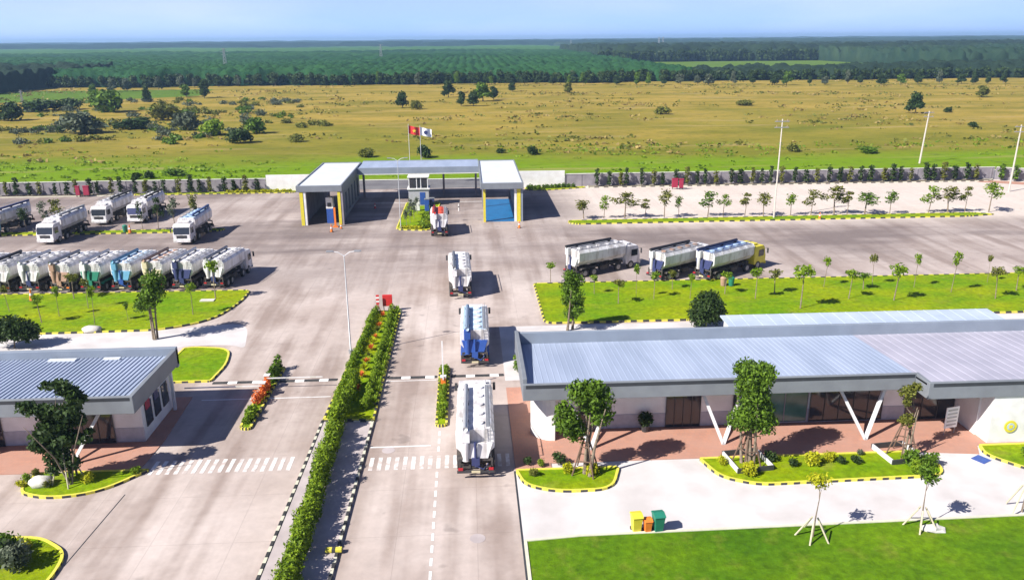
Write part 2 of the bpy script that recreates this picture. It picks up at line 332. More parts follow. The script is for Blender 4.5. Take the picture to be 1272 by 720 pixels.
def tag(o, label=None, cat=None, group=None, kind=None):
    if label: o['label'] = label
    if cat: o['category'] = cat
    if group: o['group'] = group
    if kind: o['kind'] = kind
    return o
def empty(name, loc, rz=0.0, label=None, cat=None, group=None):
    o = bpy.data.objects.new(name, None); COL.objects.link(o); o.location = loc; o.rotation_euler = (0, 0, rz)
    o.empty_display_size = 0.3
    return tag(o, label, cat, group)
def copy_tree(o, parent=None):
    c = o.copy(); COL.objects.link(c)
    if parent: c.parent = parent
    for ch in list(o.children): copy_tree(ch, c)
    return c
def setmat(o, mt):
    for sl_ in o.material_slots: sl_.link = 'OBJECT'; sl_.material = M[mt]
ORD = ['first', 'second', 'third', 'fourth', 'fifth', 'sixth', 'seventh', 'eighth', 'ninth', 'tenth', 'eleventh', 'twelfth',
       'thirteenth', 'fourteenth', 'fifteenth', 'sixteenth', 'seventeenth', 'eighteenth', 'nineteenth', 'twentieth']
def ordn(i):
    if i < 20: return ORD[i]
    n = i + 1; t = ['', '', 'twenty', 'thirty', 'forty', 'fifty', 'sixty', 'seventy', 'eighty'][n // 10]; r = n % 10
    return {0: t[:-1] + 'ieth'}.get(r, t + '-' + ORD[r - 1])

# ------------------------------------------------------------------ foliage
def leaf_arrays(blobs, n, size, rg, shell=0.45, flat=0.0):
    blobs = np.array(blobs, float); vol = np.prod(blobs[:, 3:6], axis=1) ** (2 / 3); pr = vol / vol.sum()
    idx = rg.choice(len(blobs), n, p=pr); d = rg.normal(size=(n, 3)); d /= np.linalg.norm(d, axis=1)[:, None]
    r = rg.random(n) ** shell; lump = 1 + 0.16 * np.sin(d[:, 0] * 7 + idx) * np.cos(d[:, 1] * 6 + idx * 2) + rg.normal(size=n) * 0.06
    P = blobs[idx, :3] + d * (r * lump)[:, None] * blobs[idx, 3:6]
    nr = d * 0.8 + rg.normal(size=(n, 3)) * 0.7; nr[:, 2] += flat; nr /= np.linalg.norm(nr, axis=1)[:, None]
    a = np.cross(nr, rg.normal(size=(n, 3))); a /= np.linalg.norm(a, axis=1)[:, None]; b = np.cross(nr, a)
    s = size * (0.55 + 0.9 * rg.random(n))[:, None]
    V = np.stack([P - a * s, P - b * s * 0.5 + nr * s * .12, P + a * s, P + b * s * 0.5 - nr * s * .12], 1).reshape(-1, 3)
    return V
def leaf_mesh(name, V, matn):
    n = len(V) // 4; me = bpy.data.meshes.new(name); me.vertices.add(n * 4); me.vertices.foreach_set('co', V.astype(np.float32).ravel())
    me.loops.add(n * 4); me.loops.foreach_set('vertex_index', np.arange(n * 4, dtype=np.int32))
    me.polygons.add(n); me.polygons.foreach_set('loop_start', np.arange(n, dtype=np.int32) * 4)
    me.materials.append(M[matn]); me.update(calc_edges=True); return me
def mesh_obj(name, me, parent=None, loc=None):
    o = bpy.data.objects.new(name, me); COL.objects.link(o)
    if parent: o.parent = parent
    if loc: o.location = loc
    return o
def random_blobs(h0, h1, w, n, rg, lop=0.0):
    """clumps from height h0 to h1 within half-width w"""
    out = []
    for i in range(n):
        t = (i + rg.random()) / n; a = rg.random() * 6.28; k = w * (0.75 - 0.55 * t) * rg.random() ** .5
        s = w * rg.uniform(0.38, 0.62); z = h0 + (h1 - h0) * t
        out.append((math.cos(a) * k + lop * t, math.sin(a) * k, z, s, s, s * rg.uniform(.6, .85)))
    return out
def make_tree(name, h, w, leaves, lsize, mt, seed, crown0=0.35, nblob=7, trunk_r=None, limbs=5, multi=1, blobs=None, cname='crown'):
    rg = np.random.default_rng(seed); root = empty(name, (0, 0, 0)); tb = MB(); tr = trunk_r or h * 0.018
    blobs = blobs or random_blobs(h * crown0 + w * .25, h - w * .25, w, nblob, rg)
    for q in range(multi):
        ox, oy = (0, 0) if multi == 1 else (rg.normal() * w * .12, rg.normal() * w * .12)
        lean = rg.normal(size=2) * w * (0.10 if multi == 1 else .25)
        top = (ox + lean[0], oy + lean[1], h * 0.72)
        tb.tube([(ox, oy, -0.05), (ox + lean[0] * .3, oy + lean[1] * .3, h * crown0 * .9), top], [tr * 1.25, tr * .85, tr * .3], 7)
    for i in range(min(limbs, len(blobs))):
        b = blobs[i * len(blobs) // max(1, limbs)]; z0 = min(b[2] * .75, h * .7)
        tb.tube([(lean[0] * z0 / h * 1.2, lean[1] * z0 / h * 1.2, z0), (b[0] * .6, b[1] * .6, (z0 + b[2]) / 2), b[:3]], [tr * .5, tr * .35, tr * .15], 5)
    tb.build('trunk', 'bark', root, smooth=True)
    mesh_obj(cname, leaf_mesh(cname, leaf_arrays(blobs, leaves, lsize, rg), mt), root)
    return root
def place(proto, used, x, y, z, s, rz, label, cat, group=None, mt=None, sz=None):
    if not used.get(proto.name): o = proto; used[proto.name] = True
    else: o = copy_tree(proto)
    o.location = (x, y, z); o.rotation_euler = (random.uniform(-.05, .05), random.uniform(-.05, .05), rz) if 'young' in proto.name else (0, 0, rz); o.scale = (s, s, sz or s); tag(o, label, cat, group)
    if mt:
        for c in o.children:
            if c.name.split('.')[0] in ('crown', 'foliage'): setmat(c, mt)
    return o
USED = {}

# ------------------------------------------------------------------ GROUND
def sheet(name, pts, z, mt, thick=0.0):
    b = MB()
    if thick:
        n = len(pts); b.add([(x, y, z - thick) for x, y in pts] + [(x, y, z) for x, y in pts],
                            [tuple(range(n, 2 * n))] + [(i, (i + 1) % n, n + (i + 1) % n, n + i) for i in range(n)])
    else: b.poly(pts, z)
    return tag(b.build(name, mt), kind='structure')
def rect(x0, x1, y0, y1): return [(x0, y0), (x1, y0), (x1, y1), (x0, y1)]
def resample(pts, step):
    P = [Vector(p) for p in pts]; out = []; n = len(P)
    for i in range(n):
        a, b = P[i], P[(i + 1) % n]; k = max(1, round((b - a).length / step))
        out += [a.lerp(b, j / k) for j in range(k)]
    return out
def round_poly(pts, r, k=5):
    """round every corner (r may be a list)"""
    out = []; n = len(pts); P = [Vector(p) for p in pts]
    for i in range(n):
        ri = r[i] if hasattr(r, '__len__') else r
        a, b, c = P[i - 1], P[i], P[(i + 1) % n]
        if ri < .05: out.append(tuple(b)); continue
        d1 = min(ri, (a - b).length * .45); d2 = min(ri, (c - b).length * .45)
        p, q = b + (a - b).normalized() * d1, b + (c - b).normalized() * d2
        for j in range(k + 1):
            t = j / k; out.append(tuple(p * (1 - t) ** 2 + b * 2 * t * (1 - t) + q * t * t))
    return out
sheet('terrain', rect(-9000, 9000, -60, 14000), -0.30, 'terrain')
sheet('yard', rect(-140, 130, -20, 153.0), 0.0, 'yard')
sheet('field', [(-420, 164), (330, 164), (420, 300), (560, 536), (-330, 536), (-420, 420)], 0.0, 'field')
sheet('public_road', rect(-400, 400, 153.0, 163.2), -0.02, 'asphalt')
sheet('road_verge', rect(-400, 400, 163.2, 164.0), 0.03, 'coping')
sheet('crop_field', rect(20, 900, 612, 985), 0.0, 'crop')
sheet('meadow', [(-330, 400), (-190, 405), (-140, 440), (-150, 500), (-330, 500)], 0.03, 'crop')
sheet('forecourt', [(2.6, 20), (80, 20), (80, 49.0), (2.6, 49.0)], 0.006, 'forecourt')
sheet('paved_terrace', [(2.6, 46.9), (5, 46.9), (5, 47.6), (29, 47.6), (34.0, 46.9), (34.6, 48.1), (80, 48.1), (80, 60), (2.6, 60)], 0.05, 'redpave', .045)
sheet('paved_terrace', [(-60, 48.6), (-22.2, 48.6), (-22.0, 52.6), (-22.4, 60), (-60, 60)], 0.05, 'redpave', .045)
sheet('service_lane', rect(2.6, 80, 61.5, 74.6), 0.005, 'forecourt')
sheet('service_lane', round_poly([(-60, 62), (-27.3, 62), (-27.3, 71.6), (-22.5, 71.6), (-21.0, 70.5), (-22.5, 78), (-28, 76.5), (-60, 75.0)], [0, 0, 1, 2, 1, 4, 2, 0]), 0.005, 'forecourt')

def island(pts, r=1.0, step=0.5, top='lawn', tn='lawn', kerb=('black', 'yellow'), w=0.17, h=0.17, stripe_top=False):
    P = resample(round_poly(pts, r), step)
    if len(P) % 2: P = P[:-1]
    n = len(P); area = sum(P[i].x * P[(i + 1) % n].y - P[(i + 1) % n].x * P[i].y for i in range(n))
    if area < 0: P.reverse()
    inn = []
    for i in range(n):
        t = (P[(i + 1) % n] - P[i - 1]).normalized(); inn.append(P[i] + Vector((-t.y, t.x)) * w)
    b = MB()
    for i in range(n):
        j = (i + 1) % n
        b.add([(P[i].x, P[i].y, 0), (P[j].x, P[j].y, 0), (P[j].x, P[j].y, h), (P[i].x, P[i].y, h), (inn[j].x, inn[j].y, h), (inn[i].x, inn[i].y, h),
               (inn[i].x, inn[i].y, h - .06), (inn[j].x, inn[j].y, h - .06)], [(0, 1, 2, 3)], i % 2)
        b.add([(P[i].x, P[i].y, h), (P[j].x, P[j].y, h), (inn[j].x, inn[j].y, h), (inn[i].x, inn[i].y, h), (inn[i].x, inn[i].y, h - .06), (inn[j].x, inn[j].y, h - .06)], [(0, 1, 2, 3), (3, 2, 5, 4)], i % 2 if stripe_top else 1)
    tag(b.build('kerb', list(kerb)), kind='structure')
    tag(MB().poly([(p.x, p.y) for p in inn], h - .05).build(tn, top), kind='structure')
    return P
Y2 = ('kerb_pale', 'yellow')
island([(2.55, 46.8), (3.0, 44.9), (5.0, 43.9), (8.6, 44.0), (9.5, 46.8)], [.3, .8, 1.5, 1.2, .5], .42)
island([(14.9, 47.5), (15.6, 45.0), (17.8, 43.9), (30.0, 44.2), (30.6, 45.6), (29.6, 47.5)], [.3, 1, 1, 1.2, 1, .4], .42)
island([(34.6, 48.0), (34.2, 46.6), (36.2, 44.2), (46, 44.2), (46, 48.0)], [.2, 1, 1, .3, .2], .42)
island([(-28.8, 48.5), (-28.9, 46.1), (-26.5, 45.2), (-23.6, 45.8), (-21.4, 48.5)], [.2, 1, 2, 2, .3], .42)
island([(-31, 41.2), (-24.9, 41.2), (-22.7, 39.6), (-22.4, 37.5), (-23, 33.0), (-31, 33.0)], [.3, 1, 1, 1, 1, .3], .42)
island([(2.6, 39.0), (6, 39.3), (60, 40.0), (60, 26), (2.6, 26)], [.2, .2, .2, .2, .2], .6, top='lawndeep', kerb=('kerb_pale', 'kerb_pale'))
island([(7.1, 88.7), (7.1, 75.0), (70, 74.7), (80, 74.7), (80, 88.4)], [.4, 1.2, .2, .2, .2], .62, stripe_top=True)
island([(-60, 89.3), (-25.0, 88.7), (-24.9, 84.5), (-26.2, 78.5), (-30.5, 75.9), (-60, 75.4)], [.2, .8, 2.5, 3, 2, .2], .6, stripe_top=True)
island([(-26.6, 70.8), (-25.6, 71.0), (-22.2, 70.4), (-21.5, 66.5), (-21.8, 62.9), (-27, 62.9)], [.3, .5, 1.6, 1.2, .3, .2], .5)
island([(15.2, 121.9), (15.0, 120.3), (16.2, 119.3), (78, 119.5), (83, 120.6), (80, 122.2)], [.5, .6, .6, .8, .8, .6], .8, stripe_top=True, kerb=('black', 'yellow'))
island([(-110, 121.0), (-110, 119.2), (-41.5, 119.0), (-37, 119.6), (-36.8, 121.0)], [.2, .2, .3, .8, .6], .75, stripe_top=True)
# median: planted part, then paved part
island([(-7.4, 80.0), (-10.4, 80.2), (-11.3, 55.0), (-7.45, 54.6)], [.8, .8, .1, .1], .5, tn='planting_bed', stripe_top=True)
island([(-7.45, 54.5), (-11.35, 54.9), (-11.9, 20.0), (-7.9, 20.0)], [.05, .05, .2, .2], .5, top='median_pave', tn='pavement', kerb=('black', 'kerb_pale'), stripe_top=True)
island([(-16.2, 65.6), (-17.3, 65.4), (-17.2, 54.0), (-16.3, 53.8)], [.4, .4, .4, .4], .42, tn='planting_bed', stripe_top=True)
island([(-2.0, 64.5), (-2.95, 64.5), (-2.9, 53.4), (-2.0, 53.4)], [.4, .4, .4, .4], .42, tn='planting_bed', stripe_top=True)
island([(-11.1, 118.0), (-6.0, 117.0), (-5.0, 138.5), (-11.0, 138.8)], [1.2, 1.2, .8, .8], .6)
island([(-62, 152.3), (-62, 150.6), (-33, 150.6), (-31, 152.3)], .6, .7)
island([(10.5, 151.6), (10.5, 149.2), (14, 148.4), (22, 150.6), (22, 151.6)], .6, .7)
island([(-140, 152.3), (-140, 150.6), (-62.5, 150.6), (-62.5, 152.3)], .2, .9, top='soil', tn='planting_bed', kerb=('kerb_pale', 'kerb_pale'))
island([(22.5, 152.2), (22.5, 150.6), (101, 150.4), (103, 152.2)], .3, .9, top='soil', tn='planting_bed', kerb=('black', 'kerb_pale'))

# painted lines, crossings
def stripes(name, x0, x1, y0, y1, pitch, w, z=.010):
    b = MB(); x = x0 + .1
    while x + w < x1: b.poly([(x, y0), (x + w, y0), (x + w, y1), (x, y1)], z); x += pitch
    return tag(b.build(name, 'wornline'), kind='structure')
stripes('crosswalk', -7.2, -1.2, 47.5, 49.2, 0.56, 0.27)
stripes('crosswalk', 0.8, 2.5, 47.5, 49.2, 0.56, 0.27)
stripes('crosswalk', -21.6, -11.9, 47.9, 49.7, 0.56, 0.27)
b = MB()
for k in range(15):
    y = 36 + k * 1.15
    if not 47.2 < y < 49.4: b.poly(rect(-2.62, -2.47, y, y + .7), .010)
tag(b.build('lane_line', 'line'), kind='structure')
b = MB()
b.poly(rect(2.48, 2.60, 20, 46.8), .010); tag(b.build('joint_line', 'gutter'), kind='structure')
b = MB()
b.add([(-22.0, 45.6, .009), (-21.94, 45.6, .009), (-22.34, 38.4, .009), (-22.4, 38.4, .009)], [(0, 1, 2, 3)])
tag(b.build('joint_line', 'gutter'), kind='structure')
b = MB(); b.poly(rect(-21.5, -11.4, 59.3, 59.42), .010); b.poly(rect(-7.3, -3.1, 62.0, 62.1), .010); b.poly(rect(-7.3, -3.1, 50.6, 50.75), .010)
b.poly(rect(-19.5, 2.4, 139.0, 139.2), .010)
tag(b.build('stop_line', 'line'), kind='structure')
# speed humps of black and white rubber blocks across the lanes
for x0, x1, lab in ((-21.6, -17.4, 'black and white speed hump between grass and barrier island at left'), (-16.1, -11.4, 'black and white speed hump across the lane left of the median'),
                    (-7.3, -3.1, 'black and white speed hump across the lane right of the median'), (-1.9, 2.5, 'black and white speed hump behind the nearest white tanker')):
    b = MB(); x = x0; k = 0
    while x < x1 - .1:
        e = min(x + (1.25 if k % 2 == 0 else .75), x1)
        b.prism_x([(62.45, 0.0), (62.95, 0.0), (62.85, .05), (62.7, .065), (62.55, .05)], x, e, k % 2); x = e; k += 1
    tag(b.build('speed_hump', ['black', 'line']), lab, 'speed hump', 'speed humps across the road')
# manhole covers
for x, y, lab in ((-6.0, 50.2, 'round manhole cover in lane just beyond the crossing'), (0.0, 39.5, 'round manhole cover in lane in front of nearest tanker')):
    tag(MB().tube([(x, y, 0), (x, y, .012)], .45, 16).build('manhole_cover', 'median_pave'), lab, 'manhole')

# ------------------------------------------------------------------ WALLS round the site
def wall(name, x0, y0, x1, y1, h, t, mt, label, posts=0, coping=True, cat='wall'):
    L = math.hypot(x1 - x0, y1 - y0); rz = math.atan2(y1 - y0, x1 - x0)
    root = empty(name, (x0, y0, 0), rz, label, cat)
    MB().box(0, L, 0, t, -.3, h).build('panel', mt, root)
    if coping: MB().box(-.03, L + .03, -.06, t + .06, h, h + .12).build('coping', 'coping', root)
    if posts:
        n = int(L / posts)
        for k in range(min(n, 90) + 1): MB().box(k * posts - .12, k * posts + .12, -.07, -.002, -.3, h - .02).build('post', mt, root)
    return root
wall('boundary_wall', -118, 152.6, -38.2, 152.8, 2.35, .2, 'greywall', 'long grey boundary wall left of the gate with pale top', 3.0)
wall('boundary_wall', 18.4, 152.4, 103, 152.4, 2.35, .2, 'greywall', 'long grey boundary wall right of the gate behind slim trees', 3.0)
wall('boundary_wall', 103.3, 152.3, 124, 141, 2.35, .2, 'greywall', 'grey boundary wall bending towards camera at the far right corner', 3.0)
wall('gate_wall', -38, 152.4, -27.0, 152.4, 3.1, .3, 'whitewall', 'white wall left of the entrance gate', coping=False)
wall('gate_wall', 8.6, 152.2, 18.2, 152.2, 3.1, .3, 'whitewall', 'white wall right of the entrance gate', coping=False)

# ------------------------------------------------------------------ ENTRANCE GATE
gr = empty('entrance_gate', (0, 0, 0), 0, 'grey entrance gate canopy with two truck tunnels and white roofs', 'gatehouse')
def tunnel(x0, x1, y0, y1, h, left_wall, right_wall, rx0, rx1):
    if left_wall:
        b = MB(); b.box(x0, x0 + .3, y0 + .4, y1, 0, h - .85); b.build('wall', 'greywall', gr)
    if right_wall:
        # wall with tall openings
        b = MB(); b.box(x1 - .3, x1, y0 + .4, y1, 3.9, h - .85); b.box(x1 - .3, x1, y0 + .4, y1, 0, .5); y = y0 + .4
        while y < y1 - .5: b.box(x1 - .303, x1 + .003, y, min(y + 1.7, y1), .5, 3.9); y += 3.5
        b.build('wall', 'fascia', gr)
    else: pass
    r = MB(); r.prism_y([(rx0 + .25, h - .12), (rx1 - .25, h - .12), (rx1 - .25, h - .22), (rx0 + .25, h - .22)], y0 + .1, y1)
    ro = r.build('roof', 'rooflight', gr)
    f = MB(); f.box(rx0, rx1, y0 - .35, y0 + .0, h - .95, h + .02); f.box(rx0, rx0 + .25, y0, y1 + .2, h - .95, h + .02); f.box(rx1 - .25, rx1, y0, y1 + .2, h - .95, h + .02)
    f.box(rx0 + .25, rx1 - .25, y1 - .05, y1 + .2, h - .95, h + .02)
    f.build('fascia', 'fascia', ro, bevel=.05)
tunnel(-25.6, -19.8, 122.6, 146.5, 6.1, True, True, -26.2, -19.3)
tunnel(2.1, 7.7, 122.3, 146.5, 6.1, False, True, 1.7, 8.3)
for x, w_, mt in ((-25.75, .5, 'yelpaint'), (-20.05, .42, 'yelpaint'), (2.1, .35, 'yelpaint'), (7.3, .55, 'yelpaint')):
    MB().box(x, x + w_, 122.35, 122.95, 0, 5.15).build('pillar', mt, gr)
MB().box(-25.2, -24.85, 122.4, 122.98, 0, 5.15).build('pillar', 'white', gr)
MB().box(-19.6, -19.3, 122.4, 122.98, 0, 5.15).build('pillar', 'greywall', gr)
MB().box(6.9, 7.25, 122.4, 122.98, 0, 5.15).build('pillar', 'white', gr)
MB().box(7.9, 8.2, 122.4, 122.98, 0, 5.15).build('pillar', 'parapet', gr)
for x, y in ((2.1, 134), (2.1, 146)): MB().box(x, x + .3, y, y + .3, 0, 5.15).build('pillar', 'greywall', gr)
can = MB(); can.box(-19.25, 1.65, 140.4, 148.6, 5.75, 5.9); co_ = can.build('canopy', 'roofblue', gr)
f = MB(); f.box(-19.28, 1.68, 140.0, 140.4, 4.95, 5.98); f.box(-19.28, 1.68, 148.6, 149.0, 4.95, 5.98); f.build('fascia', 'parapet', co_)
MB().box(-19.28, 1.68, 139.97, 140.0, 4.80, 4.95).build('light_strip', 'coping', co_)
for x in (-18.9, -4.6, 1.2):
    MB().box(x - .18, x + .18, 145, 145.36, 0, 5.75).build('pillar', 'greywall', gr)
tag(MB().poly(rect(2.5, 7.35, 122.5, 141), .012).build('wheel_bath', 'pool'), kind='structure')

# guard booth on the island
gb = empty('guard_booth', (-8.6, 137.0, .3), 0, 'two storey white guard booth with dark upper windows under the gate canopy', 'guard booth')
MB().box(-1.7, 1.7, -1.3, 1.3, -.2, 2.6).build('lower_wall', 'lowwall', gb)
MB().box(-1.9, 1.9, -1.5, 1.5, 2.6, 2.8).build('floor_band', 'white', gb)
MB().box(-1.6, 1.6, -1.2, 1.2, 2.8, 4.6).build('upper_room', 'glass', gb)
for x in (-1.62, -.35, .35, 1.5): MB().box(x, x + .14, -1.26, -1.202, 2.8, 4.6).build('mullion', 'frame', gb)
MB().box(-1.8, 1.8, -1.4, 1.4, 4.6, 4.75).build('roof', 'white', gb)
MB().box(.2, 1.1, -1.34, -1.302, 0, 2.1).build('door', 'blue', gb)
# things beside the booth
for x, y, mt, lab in ((-7.0, 131.0, 'blue', 'blue metal cabinet standing behind the green gate planting'), (-6.2, 131.8, 'navy', 'dark navy cabinet beside the blue cabinet at the gate'), (-8.6, 131.5, 'white', 'white cabinet in front of the guard booth')):
    c = empty('cabinet', (x, y, .1), 0, lab, 'cabinet')
    MB().box(-.38, .38, -.3, .3, .08, 2.0).build('body', mt, c, bevel=.03); MB().box(-.42, .42, -.34, .34, 2.0, 2.1).build('top', 'steel', c)
    MB().box(.22, .26, -.34, -.302, .9, 1.2).build('handle', 'darkmetal', c)

# ------------------------------------------------------------------ BUILDINGS
def ribs(b, x0, x1, y0, z0, y1, z1, pitch, mi=0, rh=.06):
    x = x0 + pitch / 2
    while x < x1:
        b.hexa([(x - .035, y0, z0), (x + .035, y0, z0), (x + .035, y1, z1), (x - .035, y1, z1)],
               [(x - .02, y0, z0 + rh), (x + .02, y0, z0 + rh), (x + .02, y1, z1 + rh), (x - .02, y1, z1 + rh)], mi); x += pitch
def slab(b, x0, x1, y0, z0, y1, z1, t=.12, mi=0):
    b.hexa([(x0, y0, z0 - t), (x1, y0, z0 - t), (x1, y1, z1 - t), (x0, y1, z1 - t)], [(x0, y0, z0), (x1, y0, z0), (x1, y1, z1), (x0, y1, z1)], mi)

EH = 4.75
bR = empty('service_building', (0, 0, 0), 0, 'long low office building at right with pale blue ribbed roof and slanted white columns', 'building')
b = MB(); slab(b, 3.6, 30.6, 50.1, 4.62, 59.3, 4.05); ribs(b, 3.7, 30.5, 50.1, 4.62, 59.3, 4.05, .42, rh=.018)
rR = b.build('roof', 'roofblue', bR)
b = MB(); slab(b, 30.6, 60, 48.45, 4.60, 59.3, 4.05); ribs(b, 30.7, 60, 48.45, 4.60, 59.3, 4.05, .8, rh=.02)
b.build('roof', 'roofgrey', bR)
b = MB(); b.box(3.3, 30.6, 49.85, 50.1, 3.55, EH); b.box(30.6, 30.85, 48.45, 50.1, 3.55, EH); b.box(30.6, 60, 48.2, 48.45, 3.55, EH)
b.box(3.3, 3.6, 50.1, 59.6, 3.55, EH + .35); b.build('fascia', 'fascia', bR, bevel=.03)
b = MB(); b.box(3.5, 30.5, 49.835, 49.85, EH - .30, EH - .06); b.box(30.9, 60, 48.185, 48.2, EH - .30, EH - .06)
b.build('gutter', 'gutter', bR)
b = MB(); b.box(3.3, 60, 59.3, 59.6, 3.3, EH + .22); b.build('parapet', 'parapet', bR, bevel=.03)
# walls
b = MB(); b.box(4.4, 35.3, 52.3, 59.2, 0.05, 3.9); b.box(35.3, 60, 49.6, 59.2, .05, 3.9); b.build('wall', 'whitewall', bR)
MB().box(35.4, 60, 48.30, 49.6, 0.06, 3.54).build('white_bay', 'white', bR)
MB().box(4.39, 35.0, 52.27, 52.3, 0.06, 1.15).build('lower_wall', 'lowwall', bR)
# curved white end wall
b = MB(); pts = []
for k in range(9):
    a = math.pi / 2 * k / 8; pts.append((5.6 - 1.6 * math.sin(a), 50.7 + 1.6 * (1 - math.cos(a))))
for k in range(8): (xa, ya), (xb, yb) = pts[k], pts[k + 1]; b.add([(xa, ya, .05), (xb, yb, .05), (xb, yb, 3.5), (xa, ya, 3.5)], [(0, 1, 2, 3)])
b.add([(5.6, 50.7, .05), (5.6, 52.29, .05), (5.6, 52.29, 3.5), (5.6, 50.7, 3.5)], [(0, 1, 2, 3)])
b.add([(4.0, 52.3, .05), (4.4, 52.3, .05), (4.4, 52.3, 3.5), (4.0, 52.3, 3.5)], [(0, 1, 2, 3)])
b.build('end_wall', 'white', bR)
b = MB(); b.box(3.8, 35.3, 50.12, 59.2, 3.50, 3.56); b.build('soffit', 'greywall', bR)
def glazing(x0, x1, y, z0, z1, panes, mt='glass', fr='frame', nm='window', par=None):
    w = MB(); w.box(x0, x1, y - .04, y, z0, z1, 0); o = w.build(nm, mt, par)
    f = MB(); p = .05
    f.box(x0 - p, x1 + p, y - .09, y - .041, z1, z1 + p); f.box(x0 - p, x1 + p, y - .09, y - .041, z0 - p, z0)
    for k in range(panes + 1):
        x = x0 + (x1 - x0) * k / panes; f.box(x - p / 2, x + p / 2, y - .088, y - .041, z0, z1)
    f.build('frame', fr, o); return o
glazing(7.4, 8.6, 52.27, .2, 3.0, 1, par=bR, nm='window', fr='steel')
glazing(13.8, 16.3, 52.27, .08, 3.2, 4, par=bR, nm='door', fr='darkmetal')
glazing(18.7, 20.3, 52.27, .08, 3.2, 2, par=bR, nm='door', fr='darkmetal')
glazing(20.8, 24.2, 52.27, .2, 3.2, 2, 'glassgreen', 'greywall', par=bR)
glazing(24.4, 29.8, 52.27, .2, 3.2, 5, par=bR, fr='darkmetal')
glazing(31.6, 35.2, 52.27, .08, 3.2, 3, par=bR, nm='door', fr='darkmetal')
glazing(45, 48, 48.28, 1.2, 2.6, 2, par=bR)
def vcol(x, y, dxl, dxr, ytop, par, z1=3.52):
    for dx in (dxl, dxr):
        if dx is None: continue
        b = MB(); b.hexa([(x - .11, y - .1, .05), (x + .11, y - .1, .05), (x + .11, y + .1, .05), (x - .11, y + .1, .05)],
                         [(x + dx - .11, ytop - .1, z1), (x + dx + .11, ytop - .1, z1), (x + dx + .11, ytop + .1, z1), (x + dx - .11, ytop + .1, z1)])
        b.build('column', 'frame', par)
vcol(7.9, 49.3, -1.5, 1.7, 51.0, bR); vcol(17.2, 49.4, -1.3, 1.7, 51.0, bR); vcol(27.3, 49.4, -1.6, 1.9, 51.0, bR)
# back wing
bB = empty('rear_annex', (0, 0, 0), 0, 'low annex with pale roof edge behind the long office building', 'building')
b = MB(); slab(b, 22.0, 46.5, 62.4, 3.3, 66.6, 3.45); ribs(b, 22, 46.5, 62.4, 3.3, 66.6, 3.45, 1.2, rh=.02); b.build('roof', 'annexroof', bB)
MB().box(22.3, 46.2, 62.6, 66.3, 0, 3.15).build('wall', 'whitewall', bB)
MB().box(22.0, 46.5, 62.25, 62.4, 2.9, 3.36).build('fascia', 'parapet', bB)

bL = empty('service_building', (0.9, 0, 0), 0, 'low building at left edge with blue striped ribbed roof beside the road', 'building')
b = MB(); slab(b, -60, -23.75, 50.1, 4.62, 58.2, 4.25); ribs(b, -60, -23.8, 50.1, 4.62, 58.2, 4.25, .34); rl = b.build('roof', 'roofblue', bL)
b = MB(); b.box(-60, -23.4, 49.85, 50.1, 3.5, EH); b.box(-23.7, -23.4, 50.1, 58.6, 3.5, EH); b.build('fascia', 'fascia', bL, bevel=.03)
MB().box(-60, -23.6, 49.835, 49.85, EH - .3, EH - .08).build('gutter', 'gutter', bL)
MB().box(-60, -23.4, 58.2, 58.6, 3.3, EH + .15).build('parapet', 'parapet', bL, bevel=.03)
MB().box(-60, -24.2, 52.6, 58.2, 0.05, 3.9).build('wall', 'whitewall', bL)
MB().box(-59, -24.17, 52.57, 52.6, 0.06, 1.15).build('lower_wall', 'lowwall', bL)
MB().box(-60, -23.7, 50.1, 58.2, 3.46, 3.5).build('soffit', 'greywall', bL)
glazing(-35.5, -33.8, 52.57, .08, 3.0, 1, par=bL, nm='door', fr='darkmetal')
glazing(-29.4, -26.2, 52.57, .08, 3.1, 3, par=bL, nm='door', fr='darkmetal')
vcol(-27.9, 49.6, -2.2, 1.9, 51.0, bL); vcol(-36.9, 49.6, -2.0, 2.0, 51.0, bL)
b = MB()
for y in (53.2, 54.8, 56.4): b.box(-24.199, -24.12, y, y + 1.1, .9, 2.6)
b.build('side_window', 'glass', bL)
for y, mt in ((53.0, 'maroon'), (54.6, 'navy')): MB().box(-24.118, -24.05, y + .2, y + .9, 2.2, 3.1).build('poster', mt, bL)
for y in (57.6,): MB().box(-23.95, -23.75, y, y + .2, .05, 3.5).build('column', 'frame', bL)
MB().box(-32.6, -30.6, 57.5, 57.95, 4.3, 4.40).build('white_roof_strip', 'rooflight', rl); MB().box(-28.6, -27.4, 57.6, 57.95, 4.3, 4.40).build('white_roof_strip', 'rooflight', rl)  # two thin white strips lying along the rear edge of the roof

# sign emblem on the white bay
em = empty('wall_emblem', (36.85, 48.27, 1.3), 0, 'round gold and blue emblem mounted on the white wall at far right', 'emblem')
MB().tube([(0, 0, 0), (0, -.05, 0)], .44, 24).build('disc', 'yelpaint', em)
MB().tube([(0, -.051, 0), (0, -.07, 0)], .26, 24).build('ring', 'palecyan', em)
MB().box(-.13, .13, -.09, -.071, -.13, .13).build('square', 'yelpaint', em)
mt_ = MB().box(-.45, .45, -.45, .45, 0, .02).build('floor_mat', 'blue', loc=(33.7, 46.2, .012)); mt_.rotation_euler = (0, 0, .5)
tag(mt_, 'small blue mat on the pale ground by the right entrance', 'mat')
nb = empty('notice_board', (33.6, 49.8, .05), .25, 'white free-standing notice board with dark bars under the right eave', 'notice board')
MB().box(-.55, .55, -.03, .03, .5, 2.1).build('panel', 'white', nb)
b = MB()
for k in range(5): b.box(-.42, .42, -.045, -.031, .68 + k * .28, .80 + k * .28)
b.build('lettering_bars', 'steel', nb)
for s in (-1, 1): MB().tube([(s * .45, .05, 0), (s * .45, .0, .5)], .03, 6).build('leg', 'steel', nb)
